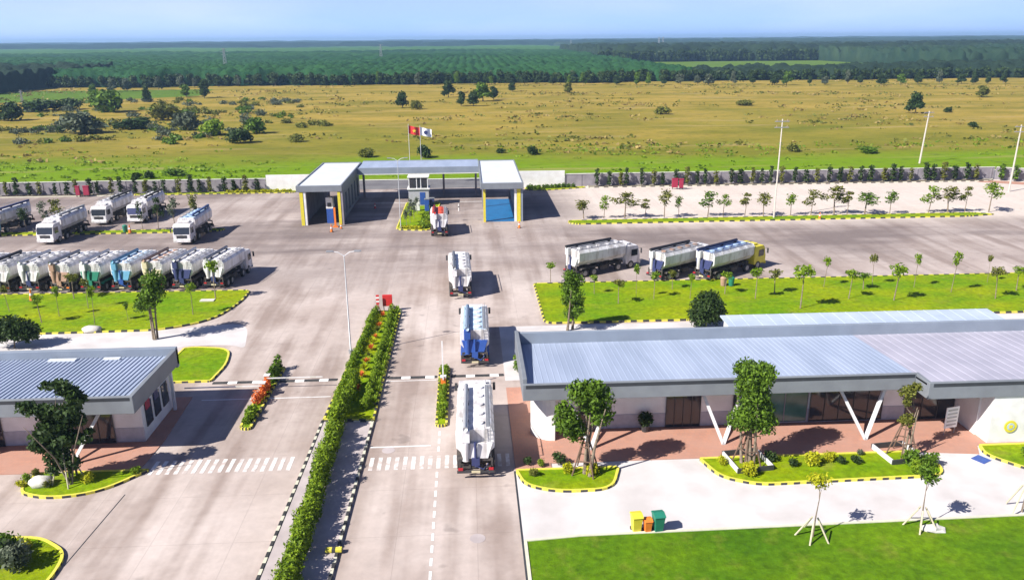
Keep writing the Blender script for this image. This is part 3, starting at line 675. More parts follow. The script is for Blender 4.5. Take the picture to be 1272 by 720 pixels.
for x, y, lab, bx in ((-34.0, 51.6, 'dark potted bush on a white stand under the left eave', 1), (12.2, 51.7, 'dark potted plant by the white wall left of the glass doors', 0)):
    pp = empty('potted_plant', (x, y, .05), 0, lab, 'potted plant')
    MB().tube([(0, 0, 0), (0, 0, .1), (0, 0, .5)], [.22, .25, .33], 12).build('pot', 'white' if bx else 'darkmetal', pp)
    mesh_obj('foliage', leaf_mesh('foliage', leaf_arrays([(0, 0, .95, .55, .5, .5)], 700, .10, rng), 'leafdark'), pp)

# ------------------------------------------------------------------ TANKER TRUCKS (front towards +y, origin at the rear bumper on the ground)
TL = 10.2
def make_truck():
    t = empty('feed_tanker', (0, 0, 0))
    b = MB(); b.box(-.45, -.33, .2, TL - 1.2, .72, 1.0); b.box(.33, .45, .2, TL - 1.2, .72, 1.0)
    for y in (1, 2.6, 4.2, 5.8, 7.4): b.box(-.6, .6, y - .1, y + .1, .98, 1.2)
    for y in (1.5, 2.85, 6.7, TL - 1.5): b.box(-1.05, 1.05, y - .09, y + .09, .42, .6)
    b.box(-1.0, -.5, 4.0, 5.5, .5, 1.0); b.box(.5, 1.0, 4.0, 5.2, .5, 1.0); b.build('chassis', 'chassis', t)
    # tank: chamfered hopper section
    prof = [(-.66, 1.42), (.66, 1.42), (1.21, 2.02), (1.24, 3.0), (1.05, 3.32), (-1.05, 3.32), (-1.24, 3.0), (-1.21, 2.02)]
    b = MB(); b.prism_y(prof, .55, 7.75)
    for k in range(6):
        y = .55 + 7.2 * k / 5; sc = [(x * 1.015, 2.2 + (z - 2.2) * 1.015) for x, z in prof]; b.prism_y(sc, y - .04, y + .04)
    # sloped rear hopper
    lo = [(-1.15, .55, 1.5), (1.15, .55, 1.5), (.6, .55, 1.15), (-.6, .55, 1.15)]
    tank = b.build('tank', 'tank', t, bevel=.04)
    # top deck, hatches, rails
    b = MB(); b.box(-.98, .98, .75, 7.6, 3.325, 3.345); b.build('deck', 'tank', tank)
    for k in range(5): MB().tube([(.25, 1.35 + 1.42 * k, 3.345), (.25, 1.35 + 1.42 * k, 3.46)], .32, 12).build('hatch', 'tank', tank)
    b = MB()
    for y in np.arange(.9, 7.6, 1.3): b.box(.93, .97, y - .02, y + .02, 3.34, 3.66)
    b.box(.93, .97, .8, 7.5, 3.64, 3.69); b.box(.70, .90, .8, 7.5, 3.35, 3.38); b.build('rail', 'steel', tank)
    # long unloading auger lying along the top at the left
    b = MB(); b.tube([(-.62, -.1, 3.62), (-.62, 6.9, 3.62)], .17, 10); b.build('auger_pipe', 'steel', t, smooth=True)
    for y in (1.6, 4.2, 6.6): MB().box(-.82, -.42, y - .05, y + .05, 3.34, 3.50).build('auger_cradle', 'darkmetal', t)
    b = MB(); b.tube([(-.62, .22, 1.3), (-.62, .22, 3.5)], .20, 10); b.box(-.9, -.34, .02, .50, 2.6, 3.45); b.build('auger_column', 'tank', t, bevel=.03)
    # rear end
    b = MB(); b.hexa([(-.8, .16, 1.42), (.8, .16, 1.42), (.8, .5, 1.42), (-.8, .5, 1.42)], [(-1.12, .32, 2.45), (1.12, .32, 2.45), (1.12, .508, 2.45), (-1.12, .508, 2.45)])
    b.build('rear_panel', 'tank', t, bevel=.03)
    b = MB(); b.box(-1.1, 1.1, .22, .34, 1.22, 1.38); b.box(-1.1, -.98, .22, .34, .66, 1.22); b.box(.98, 1.1, .22, .34, .66, 1.22); b.box(-.98, .98, .25, .31, .70, .82)
    b.build('rear_frame', 'chassis', t)
    b = MB(); b.box(-.26, .26, .0, .16, 1.0, 1.5); b.tube([(.0, .08, .9), (0, .12, 2.6)], .09, 8); b.tube([(0, .02, 1.0), (.5, -.02, .75), (.8, .1, 1.1)], .05, 6); b.build('gearbox', 'navy', t)
    b = MB()
    for x in (.62, .98): b.tube([(x, .28, 1.2), (x, .42, 3.7)], .022, 5)
    for k in range(9): b.tube([(.62, .29 + k * .014, 1.3 + k * .26), (.98, .29 + k * .014, 1.3 + k * .26)], .018, 5)
    b.build('ladder', 'steel', t)
    b = MB(); b.box(-1.2, 1.2, .0, .12, .48, .66); b.build('rear_bumper', 'darkmetal', t)
    for s in (-1, 1): MB().box(s * .98 - .15, s * .98 + .15, -.02, .1, .68, .82).build('tail_light', 'tail', t)
    MB().box(-.28, .28, -.03, -.001, .5, .66).build('number_plate', 'cream', t)
    # mudguards and wheels
    for y in (1.5, 2.85, 6.7, TL - 1.5):
        for s in (-1, 1):
            x0, x1 = (s * 1.22, s * .80) if y < 4 else (s * 1.22, s * .92)
            w = MB(); w.tube([(x0, y, .5), (x0 - s * .04, y, .5), (x1, y, .5)], [.47, .5, .5], 18); wo = w.build('wheel', 'tyre', t)
            MB().tube([(x0 + s * .005, y, .5), (x0 + s * .03, y, .5)], [.30, .18], 14).build('rim', 'rim', wo)
    for s in (-1, 1):
        b = MB(); xa, xb = sorted((s * .78, s * 1.24))
        b.prism_x([(.85, .92), (1.0, 1.08), (3.35, 1.08), (3.5, .92), (3.5, .96), (3.35, 1.12), (1.0, 1.12), (.85, .96)], xa, xb); b.build('mudguard', 'chassis', t)
    # cab
    y0, y1 = 8.0, TL
    side = [(y0, .62), (y1 - .02, .62), (y1, 1.45), (y1 - .28, 2.55), (y1 - .55, 2.85), (y0 + .1, 2.90), (y0, 2.75)]
    c = MB().prism_x(side, -1.2, 1.2).build('cab', 'tank', t, bevel=.07)
    def front(yy0, z0, yy1, z1, x, nm, mt, d=.012):
        MB().hexa([(-x, yy0 - .02, z0), (x, yy0 - .02, z0), (x, yy0 + d, z0), (-x, yy0 + d, z0)], [(-x, yy1 - .02, z1), (x, yy1 - .02, z1), (x, yy1 + d, z1), (-x, yy1 + d, z1)]).build(nm, mt, c)
    front(y1 - .01, 1.52, y1 - .255, 2.46, 1.07, 'windshield', 'glass')
    front(y1 - .01, .95, y1, 1.38, .72, 'grille', 'darkmetal')
    MB().box(-1.2, 1.2, y1 - .05, y1 + .13, .42, .80).build('bumper', 'tank', c, bevel=.04)
    for s in (-1, 1):
        MB().box(s * .95 - .17, s * .95 + .17, y1 + .10, y1 + .145, .55, .72).build('headlight', 'lamp', c)
        MB().box(s * 1.203 - .01, s * 1.203 + .01, y0 + .75, y1 - .42, 1.55, 2.35).build('side_window', 'glass', c)
        b = MB(); b.tube([(s * 1.15, y1 - .2, 2.4), (s * 1.42, y1 - .02, 2.4)], .02, 5); b.box(s * 1.42 - .1, s * 1.42 + .1, y1 - .06, y1 + .02, 1.8, 2.42); b.build('mirror', 'darkmetal', c)
    MB().box(-.8, .8, y0 + .25, y0 + 1.0, 2.9, 3.15).build('air_deflector', 'tank', c, bevel=.05)
    return t
TR = make_truck(); USED[TR.name] = False
def truck(x, y, heading, label, group, scale=1.0, front=False, **paint):
    """x, y: rear bumper centre (or front centre with front=True); heading: direction of travel, degrees clockwise from +y"""
    global USED
    if not USED['feed_tanker']: o = TR; USED['feed_tanker'] = True; TR['_src'] = 1
    else: o = copy_tree(TR)
    if '_src' in o.keys(): del o['_src']
    a = math.radians(-heading)
    if front: x -= math.sin(math.radians(heading)) * TL * scale; y -= math.cos(math.radians(heading)) * TL * scale
    o.location = (x, y, 0); o.rotation_euler = (0, 0, a); o.scale = (scale if scale > 1 else 1, scale, 1); tag(o, label, 'tanker truck', group)
    def walk(p):
        for c in p.children:
            base = c.name.split('.')[0]
            if base in paint: setmat(c, paint[base])
            else:
                for s_ in c.material_slots: s_.link = 'OBJECT'; s_.material = c.data.materials[0]
            walk(c)
    walk(o); return o
gl = 'tankers driving in line towards the gate'
truck(0.0, 45.9, 0.5, 'nearest white feed tanker with all-white tank beside the crossing', gl, .97, hatch='tank', auger_pipe='white', rear_panel='tank', gearbox='navy')
truck(.15, 64.3, 0.5, 'feed tanker with royal blue rear and pale blue pipe, second from camera', gl, .9, rear_panel='blue', auger_pipe='palecyan', auger_column='blue', deck='palecyan', gearbox='blue', mudguard='blue')
truck(-1.2, 83.6, -1.5, 'clean white feed tanker alone in the middle of the junction', gl, .97, deck='tank', rail='tankgrey')
truck(-4.4, 112.8, -2, 'short tanker with orange red top stopped by the gate planting', gl, .72, deck='tankred', hatch='tankred', auger_pipe='red', cab='tankred', auger_column='white')
gr3 = 'tankers parked slantwise at right above the lawn'
truck(11.6, 91.3, 60, 'parked tanker with grey tank top, standing apart at right lane edge', gr3, .98, deck='tankgrey', auger_pipe='darkmetal', rail='tankgrey')
truck(21.2, 89.0, 56, 'parked tanker with dark rusty top left of yellow-cab tanker', gr3, .96, deck='tankgrey', hatch='brown', auger_pipe='darkmetal', auger_column='tank', rear_panel='navy')
truck(26.7, 88.6, 54, 'parked tanker with yellow cab and blue tank top', gr3, 1.06, deck='tankblue', cab='yelpaint', hatch='palecyan', auger_pipe='navy', air_deflector='yelpaint', bumper='yelpaint', rear_panel='navy')
gf = 'tankers facing camera in the upper left yard'
truck(-59.3, 112.9, 183, 'white tanker facing camera beside the left grass strip', gf, 1.0, front=True)
truck(-57.2, 125.2, 183, 'dusty white tanker with grey top in far yard, left one of the pair', gf, 1.0, front=True, deck='tankgrey', auger_pipe='darkmetal')
truck(-52.0, 125.8, 181, 'dusty white tanker in far yard behind orange and green posts, right of pair', gf, 1.0, front=True, auger_pipe='darkmetal', windshield='navy')
truck(-40.0, 111.2, 181, 'white tanker with pale blue tank top facing camera at end of grass strip', gf, 1.0, front=True, deck='palecyan', auger_pipe='tankblue', hatch='palecyan')
truck(-70.5, 118.0, 186, 'white tanker with blue cab cut off by the left edge of the view', gf, 1.0, front=True, cab='cyan', auger_pipe='navy')
row = [(-55.9, 'white tanker at left end of the packed row, cut by the frame', dict(auger_pipe='darkmetal')),
       (-52.3, 'grey-topped tanker in the packed row, second from its left end', dict(deck='tankgrey', auger_pipe='darkmetal', gearbox='darkmetal')),
       (-49.0, 'plain white tanker in packed row just left of brown-ended tanker', dict(auger_pipe='white')),
       (-45.5, 'tanker with brown and cream rear end in the packed row', dict(rear_panel='brown', auger_column='brown', gearbox='brown', tail_light='orange')),
       (-42.1, 'tanker with green rear end in the packed row', dict(rear_panel='green', gearbox='green', mudguard='green', auger_pipe='white')),
       (-38.7, 'tanker with cyan blue rear and pipe in the packed row', dict(rear_panel='cyan', gearbox='blue', auger_column='cyan', auger_pipe='cyan', deck='palecyan')),
       (-35.4, 'cream tanker with rust brown top behind the tall lawn tree', dict(rear_panel='cream', auger_pipe='brown', auger_column='cream', hatch='brown')),
       (-32.0, 'tanker with navy blue rear pipework in the packed row', dict(gearbox='navy', auger_column='navy', auger_pipe='white', rear_panel='navy')),
       (-28.6, 'white tanker with dark side at right end of the packed row', dict(auger_pipe='tankgrey', rail='tankgrey'))]
for x, lab, p in row: truck(x - .75, 89.5 + random.uniform(-.4, .3), 8 + random.uniform(-1, 1), lab, 'tankers parked side by side in the packed row', .80, **p)

# ------------------------------------------------------------------ TREES AND PLANTS
def blobs_tree(spec): return [tuple(s) for s in spec]
def px_tree(px, py, top, wpx, name, leaves, ls, mt, seed, label, cat='tree', **kw):
    x, y = G(px, py); s = .955 * (py - 49) / 27; h = hgt(x, y, top); w = wpx / s / 2
    t = make_tree(name, h, w, leaves, ls, mt, seed, **kw); t.location = (x, y, .1); tag(t, label, cat); USED[t.name] = True
    return t, x, y, h
def stakes(x, y, h, r, label, mt='wood', n=4, ring=True):
    s = empty('tree_support', (x, y, .1), 0.4, label, 'tree stakes', 'stake frames round trees')
    for k in range(n):
        a = 2 * math.pi * k / n; MB().tube([(math.cos(a) * r, math.sin(a) * r, 0), (math.cos(a) * r * .25, math.sin(a) * r * .25, h)], .05, 6).build('stake', mt, s)
    if ring:
        for z, q in ((h * .45, .68), (h * .85, .38)):
            P = [(math.cos(2 * math.pi * k / n) * r * q, math.sin(2 * math.pi * k / n) * r * q, z) for k in range(n)]
            b = MB()
            for k in range(n): b.tube([P[k], P[(k + 1) % n]], .04, 5)
            b.build('crossbar', mt, s)
    return s
def planter_frame(x, y, s, label):
    t = empty('planter_frame', (x, y, .1), .12, label, 'planter frame')
    for i, (x0, x1, y0, y1) in enumerate(((-s, s, -s, -s + .1), (-s, s, s - .1, s), (-s, -s + .1, -s + .101, s - .101), (s - .1, s, -s + .101, s - .101))):
        MB().box(x0, x1, y0, y1, 0, .35).build('board', 'frame' if i >= 2 else 'darkmetal', t)
# four big trees in front of the buildings
x, y = G(727, 588); k = 1.0
t = make_tree('tree', 6.6, 2.3, 7500, .12, 'leaf', 11, blobs=[(-.5, 0, 5.7, .9, .9, .75), (.75, .2, 5.3, 1.0, 1.0, .85), (.35, -.2, 6.1, .7, .7, .5), (-1.2, 0, 3.7, .9, .9, .9), (-.7, .2, 3.0, .8, .8, .8), (.9, .1, 4.1, .85, .8, .8), (.3, .3, 4.7, .8, .8, .7), (-1.5, 0, 4.6, .5, .5, .5)], trunk_r=.11, limbs=6, multi=4)
t.location = (x, y, .1); tag(t, 'two-lobed broad tree on the small round island by the near tanker', 'tree')
stakes(x, y, 2.3, 1.0, 'wooden stakes round the tree on the small round island')
x, y = G(928, 576)
t = make_tree('tree', 6.4, 1.7, 12000, .115, 'leaf', 12, blobs=[(0, 0, 6.2, 1.25, 1.2, 1.0), (-.6, .1, 6.7, .8, .8, .6), (.6, 0, 6.5, .8, .8, .6), (.1, .1, 5.0, 1.1, 1.1, .9), (.2, 0, 3.9, 1.25, 1.1, 1.0), (-.5, 0, 3.2, 1.1, 1.0, .8), (.7, 0, 3.0, 1.0, 1.0, .9), (-.1, .2, 5.6, 1.1, 1.0, .7)], trunk_r=.09, limbs=6, multi=6)
t.location = (x, y, .1); tag(t, 'dense tall green tree in a black frame before the long office building', 'tree')
stakes(x, y, 2.4, 1.0, 'wooden stakes round the dense tall green tree', n=5); planter_frame(x, y, 1.25, 'low black and white frame round the foot of the dense tall tree')
x, y = G(1120, 566)
t = make_tree('tree', 4.8, 1.0, 1100, .10, 'leafolive', 13, blobs=[(-.3, 0, 4.6, .55, .5, .45), (.3, .1, 4.9, .4, .4, .35), (.0, 0, 2.6, .55, .5, .4), (-.2, 0, 3.9, .3, .3, .4)], trunk_r=.08, limbs=4, multi=2)
t.location = (x, y, .1); tag(t, 'sparse thin-crowned tree with thick trunk before the second pair of slanted columns', 'tree')
stakes(x, y, 2.4, 1.0, 'wooden stakes round the sparse thin-crowned tree', n=5); planter_frame(x - .3, y, 1.2, 'low white-edged frame round the foot of the sparse tree')
x, y = G(86, 600)
t = make_tree('tree', 7.0, 2.6, 5200, .17, 'leafdark', 14, blobs=[(.3, 0, 6.75, 1.0, .7, .22), (1.0, 0, 6.35, .7, .6, .3), (1.35, 0, 5.75, .65, .7, .55), (-.9, 0, 5.15, 1.3, .8, .28), (-1.75, 0, 5.45, .6, .5, .22), (-.4, .2, 4.8, .9, .8, .4), (.7, 0, 4.9, .9, .8, .5), (1.0, .2, 4.2, .7, .7, .4), (-.3, 0, 4.0, 1.1, .9, .5), (-1.2, 0, 3.3, .8, .8, .35), (-1.3, 0, 2.7, .7, .7, .4), (.2, 0, 3.2, 1.1, .9, .5), (1.2, 0, 3.0, .7, .6, .3), (-.5, .1, 2.1, .9, .8, .6), (.3, -.1, 1.4, .7, .6, .6), (1.8, .1, 3.5, .35, .35, .2), (-.6, -.1, 1.1, .6, .5, .5)], trunk_r=.06, limbs=9, multi=4)
t.location = (x, y, .1); tag(t, 'dark feathery tree on the island before the left building', 'tree')
stakes(x, y, 2.2, .95, 'wooden stakes round the dark feathery tree at left', 'stakepale')
# mid distance trees
px_tree(197, 421, 336, 50, 'tree', 2600, .15, 'leaf', 21, 'tall slim tree with bare pale trunk on the left lawn', crown0=.40, nblob=11, trunk_r=.09, multi=3)
px_tree(709, 410, 338, 42, 'tree', 3800, .14, 'leaf', 22, 'loose leafy tree at the near corner of the right lawn', crown0=.18, nblob=10, trunk_r=.12, multi=2)
x, y = G(877, 407)
t = make_tree('tree', 4.0, 2.2, 7000, .13, 'leafdark', 23, blobs=[(0, 0, 1.9, 1.75, 1.6, 1.45), (.9, .3, 1.4, 1.1, 1.1, 1.2), (-.8, 0, 1.2, 1.1, 1.1, 1.1), (.1, 0, 2.9, 1.1, 1.0, .8)], limbs=3, crown0=.2); t.location = (x, y, .1)
tag(t, 'round dark bushy tree at the near edge of the right lawn', 'tree')
x, y = G(18, 432)
t = make_tree('tree', 3.4, 2.2, 5000, .15, 'leafdark', 24, blobs=[(0, 0, 1.9, 1.9, 1.4, 1.2), (1.3, .3, 1.5, 1.2, 1.1, 1.0), (-1.2, 0, 1.7, 1.3, 1.1, 1.1)], limbs=2, crown0=.2); t.location = (x, y, .0)
tag(t, 'wide dark bush behind the left building roof', 'bush')
# young tree prototypes (3.2 m)
P3 = [make_tree('young_tree', 3.3, .95, 280, .13, 'leafolive', 30 + i, crown0=[.45, .3, .4, .35, .5][i], nblob=[5, 6, 7, 4, 8][i], trunk_r=.04, limbs=3) for i in range(5)]
P4 = [make_tree('young_tree', 3.3, .95, 250, .12, 'leafbright', 230 + i, blobs=[(0, 0, 2.95, .55, .55, .36), (.25 - .1 * i, .1, 2.62 - .05 * i, .4, .4, .25), (-.3, .1 * i, 2.8, .35, .35, .25)][:3 - (i == 3)], crown0=.7, trunk_r=.035, limbs=2) for i in range(4)]
LM = ['leafolive', 'leafbright', 'leaf', 'leafolive', 'leafolive', 'leafbright']
def young(px, py, cpy, wpx, mt, label, group, k, PP=None):
    """base pixel px, py; crown centre at row cpy, crown wpx wide"""
    x, y = G(px, py); s = .955 * (py - 49) / 27; hc = hgt(x, y, cpy); w = wpx / s / 1.9
    PP = PP or P3
    return place(PP[k % len(PP)], USED, x, y, .1, w * (1.2 if PP is P3 else 1.3) * (.85 + .3 * ((k * 7) % 5) / 4), k * 1.3, label, 'tree', group, mt, sz=hc / (2.35 if PP is P3 else 2.85))
xs = [(725, 30, 255), (750, 18, 252), (776, 28, 248), (801, 18, 254), (825, 20, 246), (843, 16, 251), (879, 26, 248), (898, 14, 249), (925, 20, 248), (948, 22, 248), (982, 20, 248), (1007, 22, 246), (1036, 28, 241), (1052, 20, 246), (1074, 30, 247), (1105, 22, 245), (1153, 22, 242), (1177, 28, 241), (1198, 18, 241), (1228, 24, 237)]
for i, (px, w, cy) in enumerate(xs):
    young(px, 272 - (px - 725) * .017, cy, w, LM[(i * 5 + i // 3) % 6], f'small young tree on the long upper grass strip, {ordn(i)} from left', 'young trees on the upper grass strip', i)
ls = [(994, 384, 337, 26, 1), (1023, 357, 325, 14, 1), (1054, 372, 341, 20, 1), (1083, 356, 322, 13, 0), (1110, 374, 335, 24, 1), (1135, 358, 321, 13, 1), (1181, 364, 320, 14, 1), (938, 372, 338, 24, 1), (962, 366, 340, 22, 4), (1072, 360, 343, 26, 2), (1236, 372, 338, 22, 0), (1262, 362, 336, 18, 1), (835, 360, 340, 14, 4), (812, 372, 343, 16, 1), (684, 352, 330, 14, 1), (738, 366, 346, 16, 1), (768, 378, 352, 18, 4), (790, 372, 335, 12, 1), (857, 372, 345, 14, 1), (900, 366, 342, 18, 1), (1226, 352, 322, 10, 4)]
ls.sort()
for i, (px, py, cy, w, mi) in enumerate(ls):
    young(px, py, cy, w, LM[mi], f'small tree on the broad right lawn, {ordn(i)} from left', 'small trees on the right lawn', i + 2, P4)
ls = [(52, 402, 372, 18, 1), (74, 394, 362, 14, 1), (110, 384, 352, 16, 4), (92, 372, 345, 22, 0), (118, 404, 362, 14, 1), (240, 392, 358, 18, 1), (268, 372, 330, 22, 1), (12, 388, 360, 14, 0), (160, 402, 380, 8, 2)]
ls.sort()
for i, (px, py, cy, w, mi) in enumerate(ls):
    young(px, py, cy, w, LM[mi], f'small tree on the left lawn before the packed tankers, {ordn(i)} from left', 'small trees on the left lawn', i + 1, P4)
for i, (px, cy, w) in enumerate([(33, 266, 20), (58, 262, 18), (75, 258, 18), (197, 257, 18), (218, 258, 16), (247, 254, 20), (178, 262, 12)]):
    young(px, 287, cy, w, ['leafdark', 'leafgrey', 'leafolive'][i % 3], ['small dark tree at left end of upper-left grass strip', 'small grey-green tree behind the first tanker cab at upper left', 'small pale tree left of the far tanker pair', 'small olive tree right of the far tanker pair', 'small grey tree between far tanker pair and blue-topped tanker', 'dark small tree behind the blue-topped tanker', 'tiny tree behind the right tanker of the far pair'][i], 'small trees on the upper left grass strip', i)
# slim trees along the boundary wall
CY = []
for i in range(4):
    r = empty('slim_tree', (0, 0, 0)); rg = np.random.default_rng(60 + i)
    MB().tube([(0, 0, 0), (0, 0, 2.4)], [.06, .03], 5).build('trunk', 'bark', r)
    bl = [(rg.normal() * .05, 0, .6 + .45 * k, .34 - .03 * k + rg.normal() * .05, .34, .36) for k in range(5)]
    mesh_obj('crown', leaf_mesh('crown', leaf_arrays(bl, 190, .16, rg), 'leafdark'), r); CY.append(r)
i = 0; x = -89.0
while x < -38.5:
    place(CY[i % 4], USED, x + random.uniform(-.5, .5), 151.6, .1, random.uniform(1.2, 1.7), i * 1.7, f'slim dark tree along wall left of the gate, {ordn(i)} from left', 'tree', 'slim trees along the left boundary wall', ['leafdark', 'leafdark', 'leafolive'][i % 3], sz=random.uniform(.85, 1.3)); x += 2.05; i += 1
i = 0; x = 24.0
while x < 101:
    place(CY[i % 4], USED, x + random.uniform(-.6, .6), 151.5, .1, random.uniform(1.2, 1.9), i * 1.3, f'slim dark tree along wall right of the gate, {ordn(i)} from left', 'tree', 'slim trees along the right boundary wall', ['leafdark', 'leafdark', 'leafolive'][i % 3], sz=random.uniform(.9, 1.35)); x += 2.15; i += 1
for i in range(9):
    place(CY[i % 4], USED, 103.5 + i * 1.9, 150.8 - i * 1.35, .1, 1.9, i, f'bushy green tree in the far right corner, {ordn(i)} from left', 'tree', 'bushy trees in the far right corner', 'leaf', sz=1.15)
tag(MB().add([(101, 151.5, .02), (98, 149.8, .02), (112, 142.0, .02), (125, 133, .02), (126, 138, .02)], [(0, 1, 2, 3, 4)]).build('paved_verge', 'redpave'), kind='structure')

# shrubs on islands
SH = []
for i in range(3):
    r = empty('shrub', (0, 0, 0)); rg = np.random.default_rng(80 + i)
    MB().tube([(0, 0, 0), (0, 0, .4)], [.05, .03], 5).build('stem', 'bark', r)
    mesh_obj('foliage', leaf_mesh('foliage', leaf_arrays([(0, 0, .42, .5, .5, .42), (rg.normal() * .2, .1, .6, .32, .32, .3)], 520, .09, rg), 'leaf'), r); SH.append(r)
sh = [(655, 578, .45, 'leafdark', 'small dark round bush at left tip of the small round island'), (672, 580, .4, 'leafbright', 'low light-green bush on the small round island'), (696, 577, .65, 'leafdark', 'dark bush left of the stakes on the small round island'),
      (706, 588, .6, 'leafyellow', 'yellow-leaved bush at the foot of the two-lobed tree'), (735, 590, .7, 'leafyellow', 'yellow bush among the stakes of the two-lobed tree'), (662, 592, .45, 'leafolive', 'small olive bush near kerb of the small round island'),
      (930, 592, .8, 'leafyellow', 'long yellow bush before the black frame of the dense tree'), (897, 578, .5, 'leafyellow', 'yellow-green bush left of the dense tree frame'), (958, 574, .6, 'leafdark', 'dark bush right of the dense tree frame'),
      (985, 580, .5, 'leafdark', 'dark green bush in the middle of the long island'), (1008, 578, .8, 'leafyellow', 'biggest yellow-green bush in the middle of the long island'), (1028, 574, .6, 'leafyellow', 'yellow bush right of the biggest yellow-green bush'),
      (1008, 566, .35, 'rocky', ''), (1045, 577, .45, 'leafdark', 'dark small bush right of the yellow bushes'), (1064, 577, .5, 'leafdark', 'dark green bush left of the sparse tree frame'), (1068, 566, .35, 'leafgrey', 'grey-green small bush near the paving edge'),
      (1130, 578, .9, 'leaf', 'leafy green bush at the foot of the sparse tree'), (1152, 580, .8, 'leaf', 'spreading green bush at right tip of the long island'), (1140, 590, .8, 'leafbright', 'bright green bush beside the kerb at right end of long island'),
      (35, 600, .5, 'leafbright', 'bright bush at left tip of the left island'), (28, 606, .4, 'leafyellow', 'small yellow bush at left kerb of the left island'), (60, 606, .45, 'leafolive', 'olive bush left of the dark feathery tree'), (110, 600, .6, 'leafyellow', 'yellow-green bush right of the dark feathery tree'),
      (168, 590, .45, 'leafbright', 'bright spiky bush at right tip of the left island'), (45, 592, .4, 'leafolive', 'small olive bush behind the pale rock'), (12, 688, 1.0, 'leaf', 'green bush on the bottom left island'), (33, 684, .55, 'leafyellow', 'yellow-green bush at top of the bottom left island'),
      (22, 706, 1.3, 'leafgrey', 'big grey-green bush on the bottom left island'), (2, 700, 1.1, 'leafdark', 'dark bush at the left frame edge, bottom left island'),
      (648, 455, 1.1, 'leafbright', 'bright bush against the left end of the long building'), (645, 462, .8, 'leaf', 'green bush just before the bright bush at the building end')]
for i, (px, py, s, mt, lab) in enumerate(sh):
    if mt == 'rocky': continue
    x, y = G(px, py); place(SH[i % 3], USED, x, y, .1, s * 1.35, i * 1.1, lab, 'bush', 'ornamental bushes on the kerbed islands', mt)
x, y = G(52, 604); tag(MB().blob((0, 0, .25), (.75, .5, .4), 3, nu=9, nv=6, j=.2).build('rock', 'rock', loc=(x, y, .1), smooth=True), 'pale rounded rock on the left island', 'rock')
x, y = G(258, 374.5); tag(MB().box(-.75, .75, -.35, .35, 0, .12).build('concrete_slab', 'rock', loc=(x, y, .1)), 'pale concrete slab lying on the left lawn', 'slab')
x, y = G(114, 412); tag(MB().blob((0, 0, .15), (1.0, .5, .35), 5, nu=9, nv=6, j=.2).build('rock', 'rock', loc=(x, y, .1), smooth=True), 'pale flat rock at near edge of the left lawn', 'rock')
# young trees with tripod stakes on the near lawn
for i, (px, py, cy, w, lab) in enumerate([(1009, 668, 596, 1.9, 'thin yellow-green young tree on the near right lawn'), (1143, 655, 590, 1.5, 'young green tree on the near lawn, before the long island end')]):
    x, y = G(px, py); hc = hgt(x, y, cy)
    t = make_tree('young_tree', hc + .5, .9, 520 if i else 260, .10, ['leafyellow', 'leaf'][i], 90 + i, blobs=[(0, 0, hc, .75 - .15 * i, .6, .3 + .15 * i), (.2, .1, hc - .4, .4, .4, .35), (-.3, 0, hc + .35 * i, .4, .4, .3)], trunk_r=.045, limbs=2)
    t.location = (x, y, .1); tag(t, lab, 'tree')
    stakes(x, y, 1.15, .95, ['pale tripod stakes round the thin yellow-green young tree', 'pale tripod stakes round the near lawn young green tree'][i], 'stakepale', 5, False)
x, y = G(1263, 636); stakes(x + .3, y, 1.6, .95, 'pale tripod stakes on the near lawn at the right frame edge', 'stakepale', 4, False)
t = make_tree('young_tree', 4.4, .9, 420, .10, 'leaf', 93, blobs=[(0, 0, 3.9, .7, .6, .5)], trunk_r=.045, limbs=2); t.location = (x + .3, y, .1); tag(t, 'young tree on the near lawn at the right frame edge', 'tree')

# hedges and median planting
def hedge(path, w, h, n, ls_, mt, label, seed, z=.1, lump=.25, frond=0):
    rg = np.random.default_rng(seed); r = empty('hedge', (path[0][0], path[0][1], z), 0, label, 'hedge'); bl = []
    ox, oy = path[0]; L = 0
    for (xa, ya), (xb, yb) in zip(path, path[1:]):
        d = math.hypot(xb - xa, yb - ya); k = int(d / .55)
        for i in range(k):
            t_ = i / k; s = 1 + rg.normal() * lump * .5
            bl.append((xa + (xb - xa) * t_ - ox + rg.normal() * .08, ya + (yb - ya) * t_ - oy, h * .5 * s, w / 2 * (1 + rg.normal() * lump * .4), .42, h * .5 * s))
    V = leaf_arrays(bl, n, ls_, rg, .3)
    mesh_obj('foliage', leaf_mesh('foliage', V, mt), r)
    b = MB()
    for q in bl[::2]: b.tube([(q[0], q[1], 0), (q[0], q[1], h * .5)], .03, 4)
    b.build('stem', 'bark', r); return r
hedge([(-9.9, 54.8), (-9.75, 44), (-9.6, 33)], 1.05, 1.8, 24000, .095, 'leafhedge', 'tall dark hedge down the paved part of the median', 101, .1, .35)
hedge([(-10.05, 79.5), (-10.75, 56)], .55, .8, 6000, .09, 'leafbright', 'yellow-green hedge along the left edge of the planted median', 102)
hedge([(-8.2, 79.5), (-8.35, 56)], .6, .8, 8000, .09, 'leafbright', 'bright green hedge along the right edge of the planted median', 103, lump=.4)
hedge([(-9.6, 61), (-9.9, 55)], .8, 1.5, 4500, .09, 'leafhedge', 'darker hedge in the middle of the planted median near the crossing', 104, lump=.4)
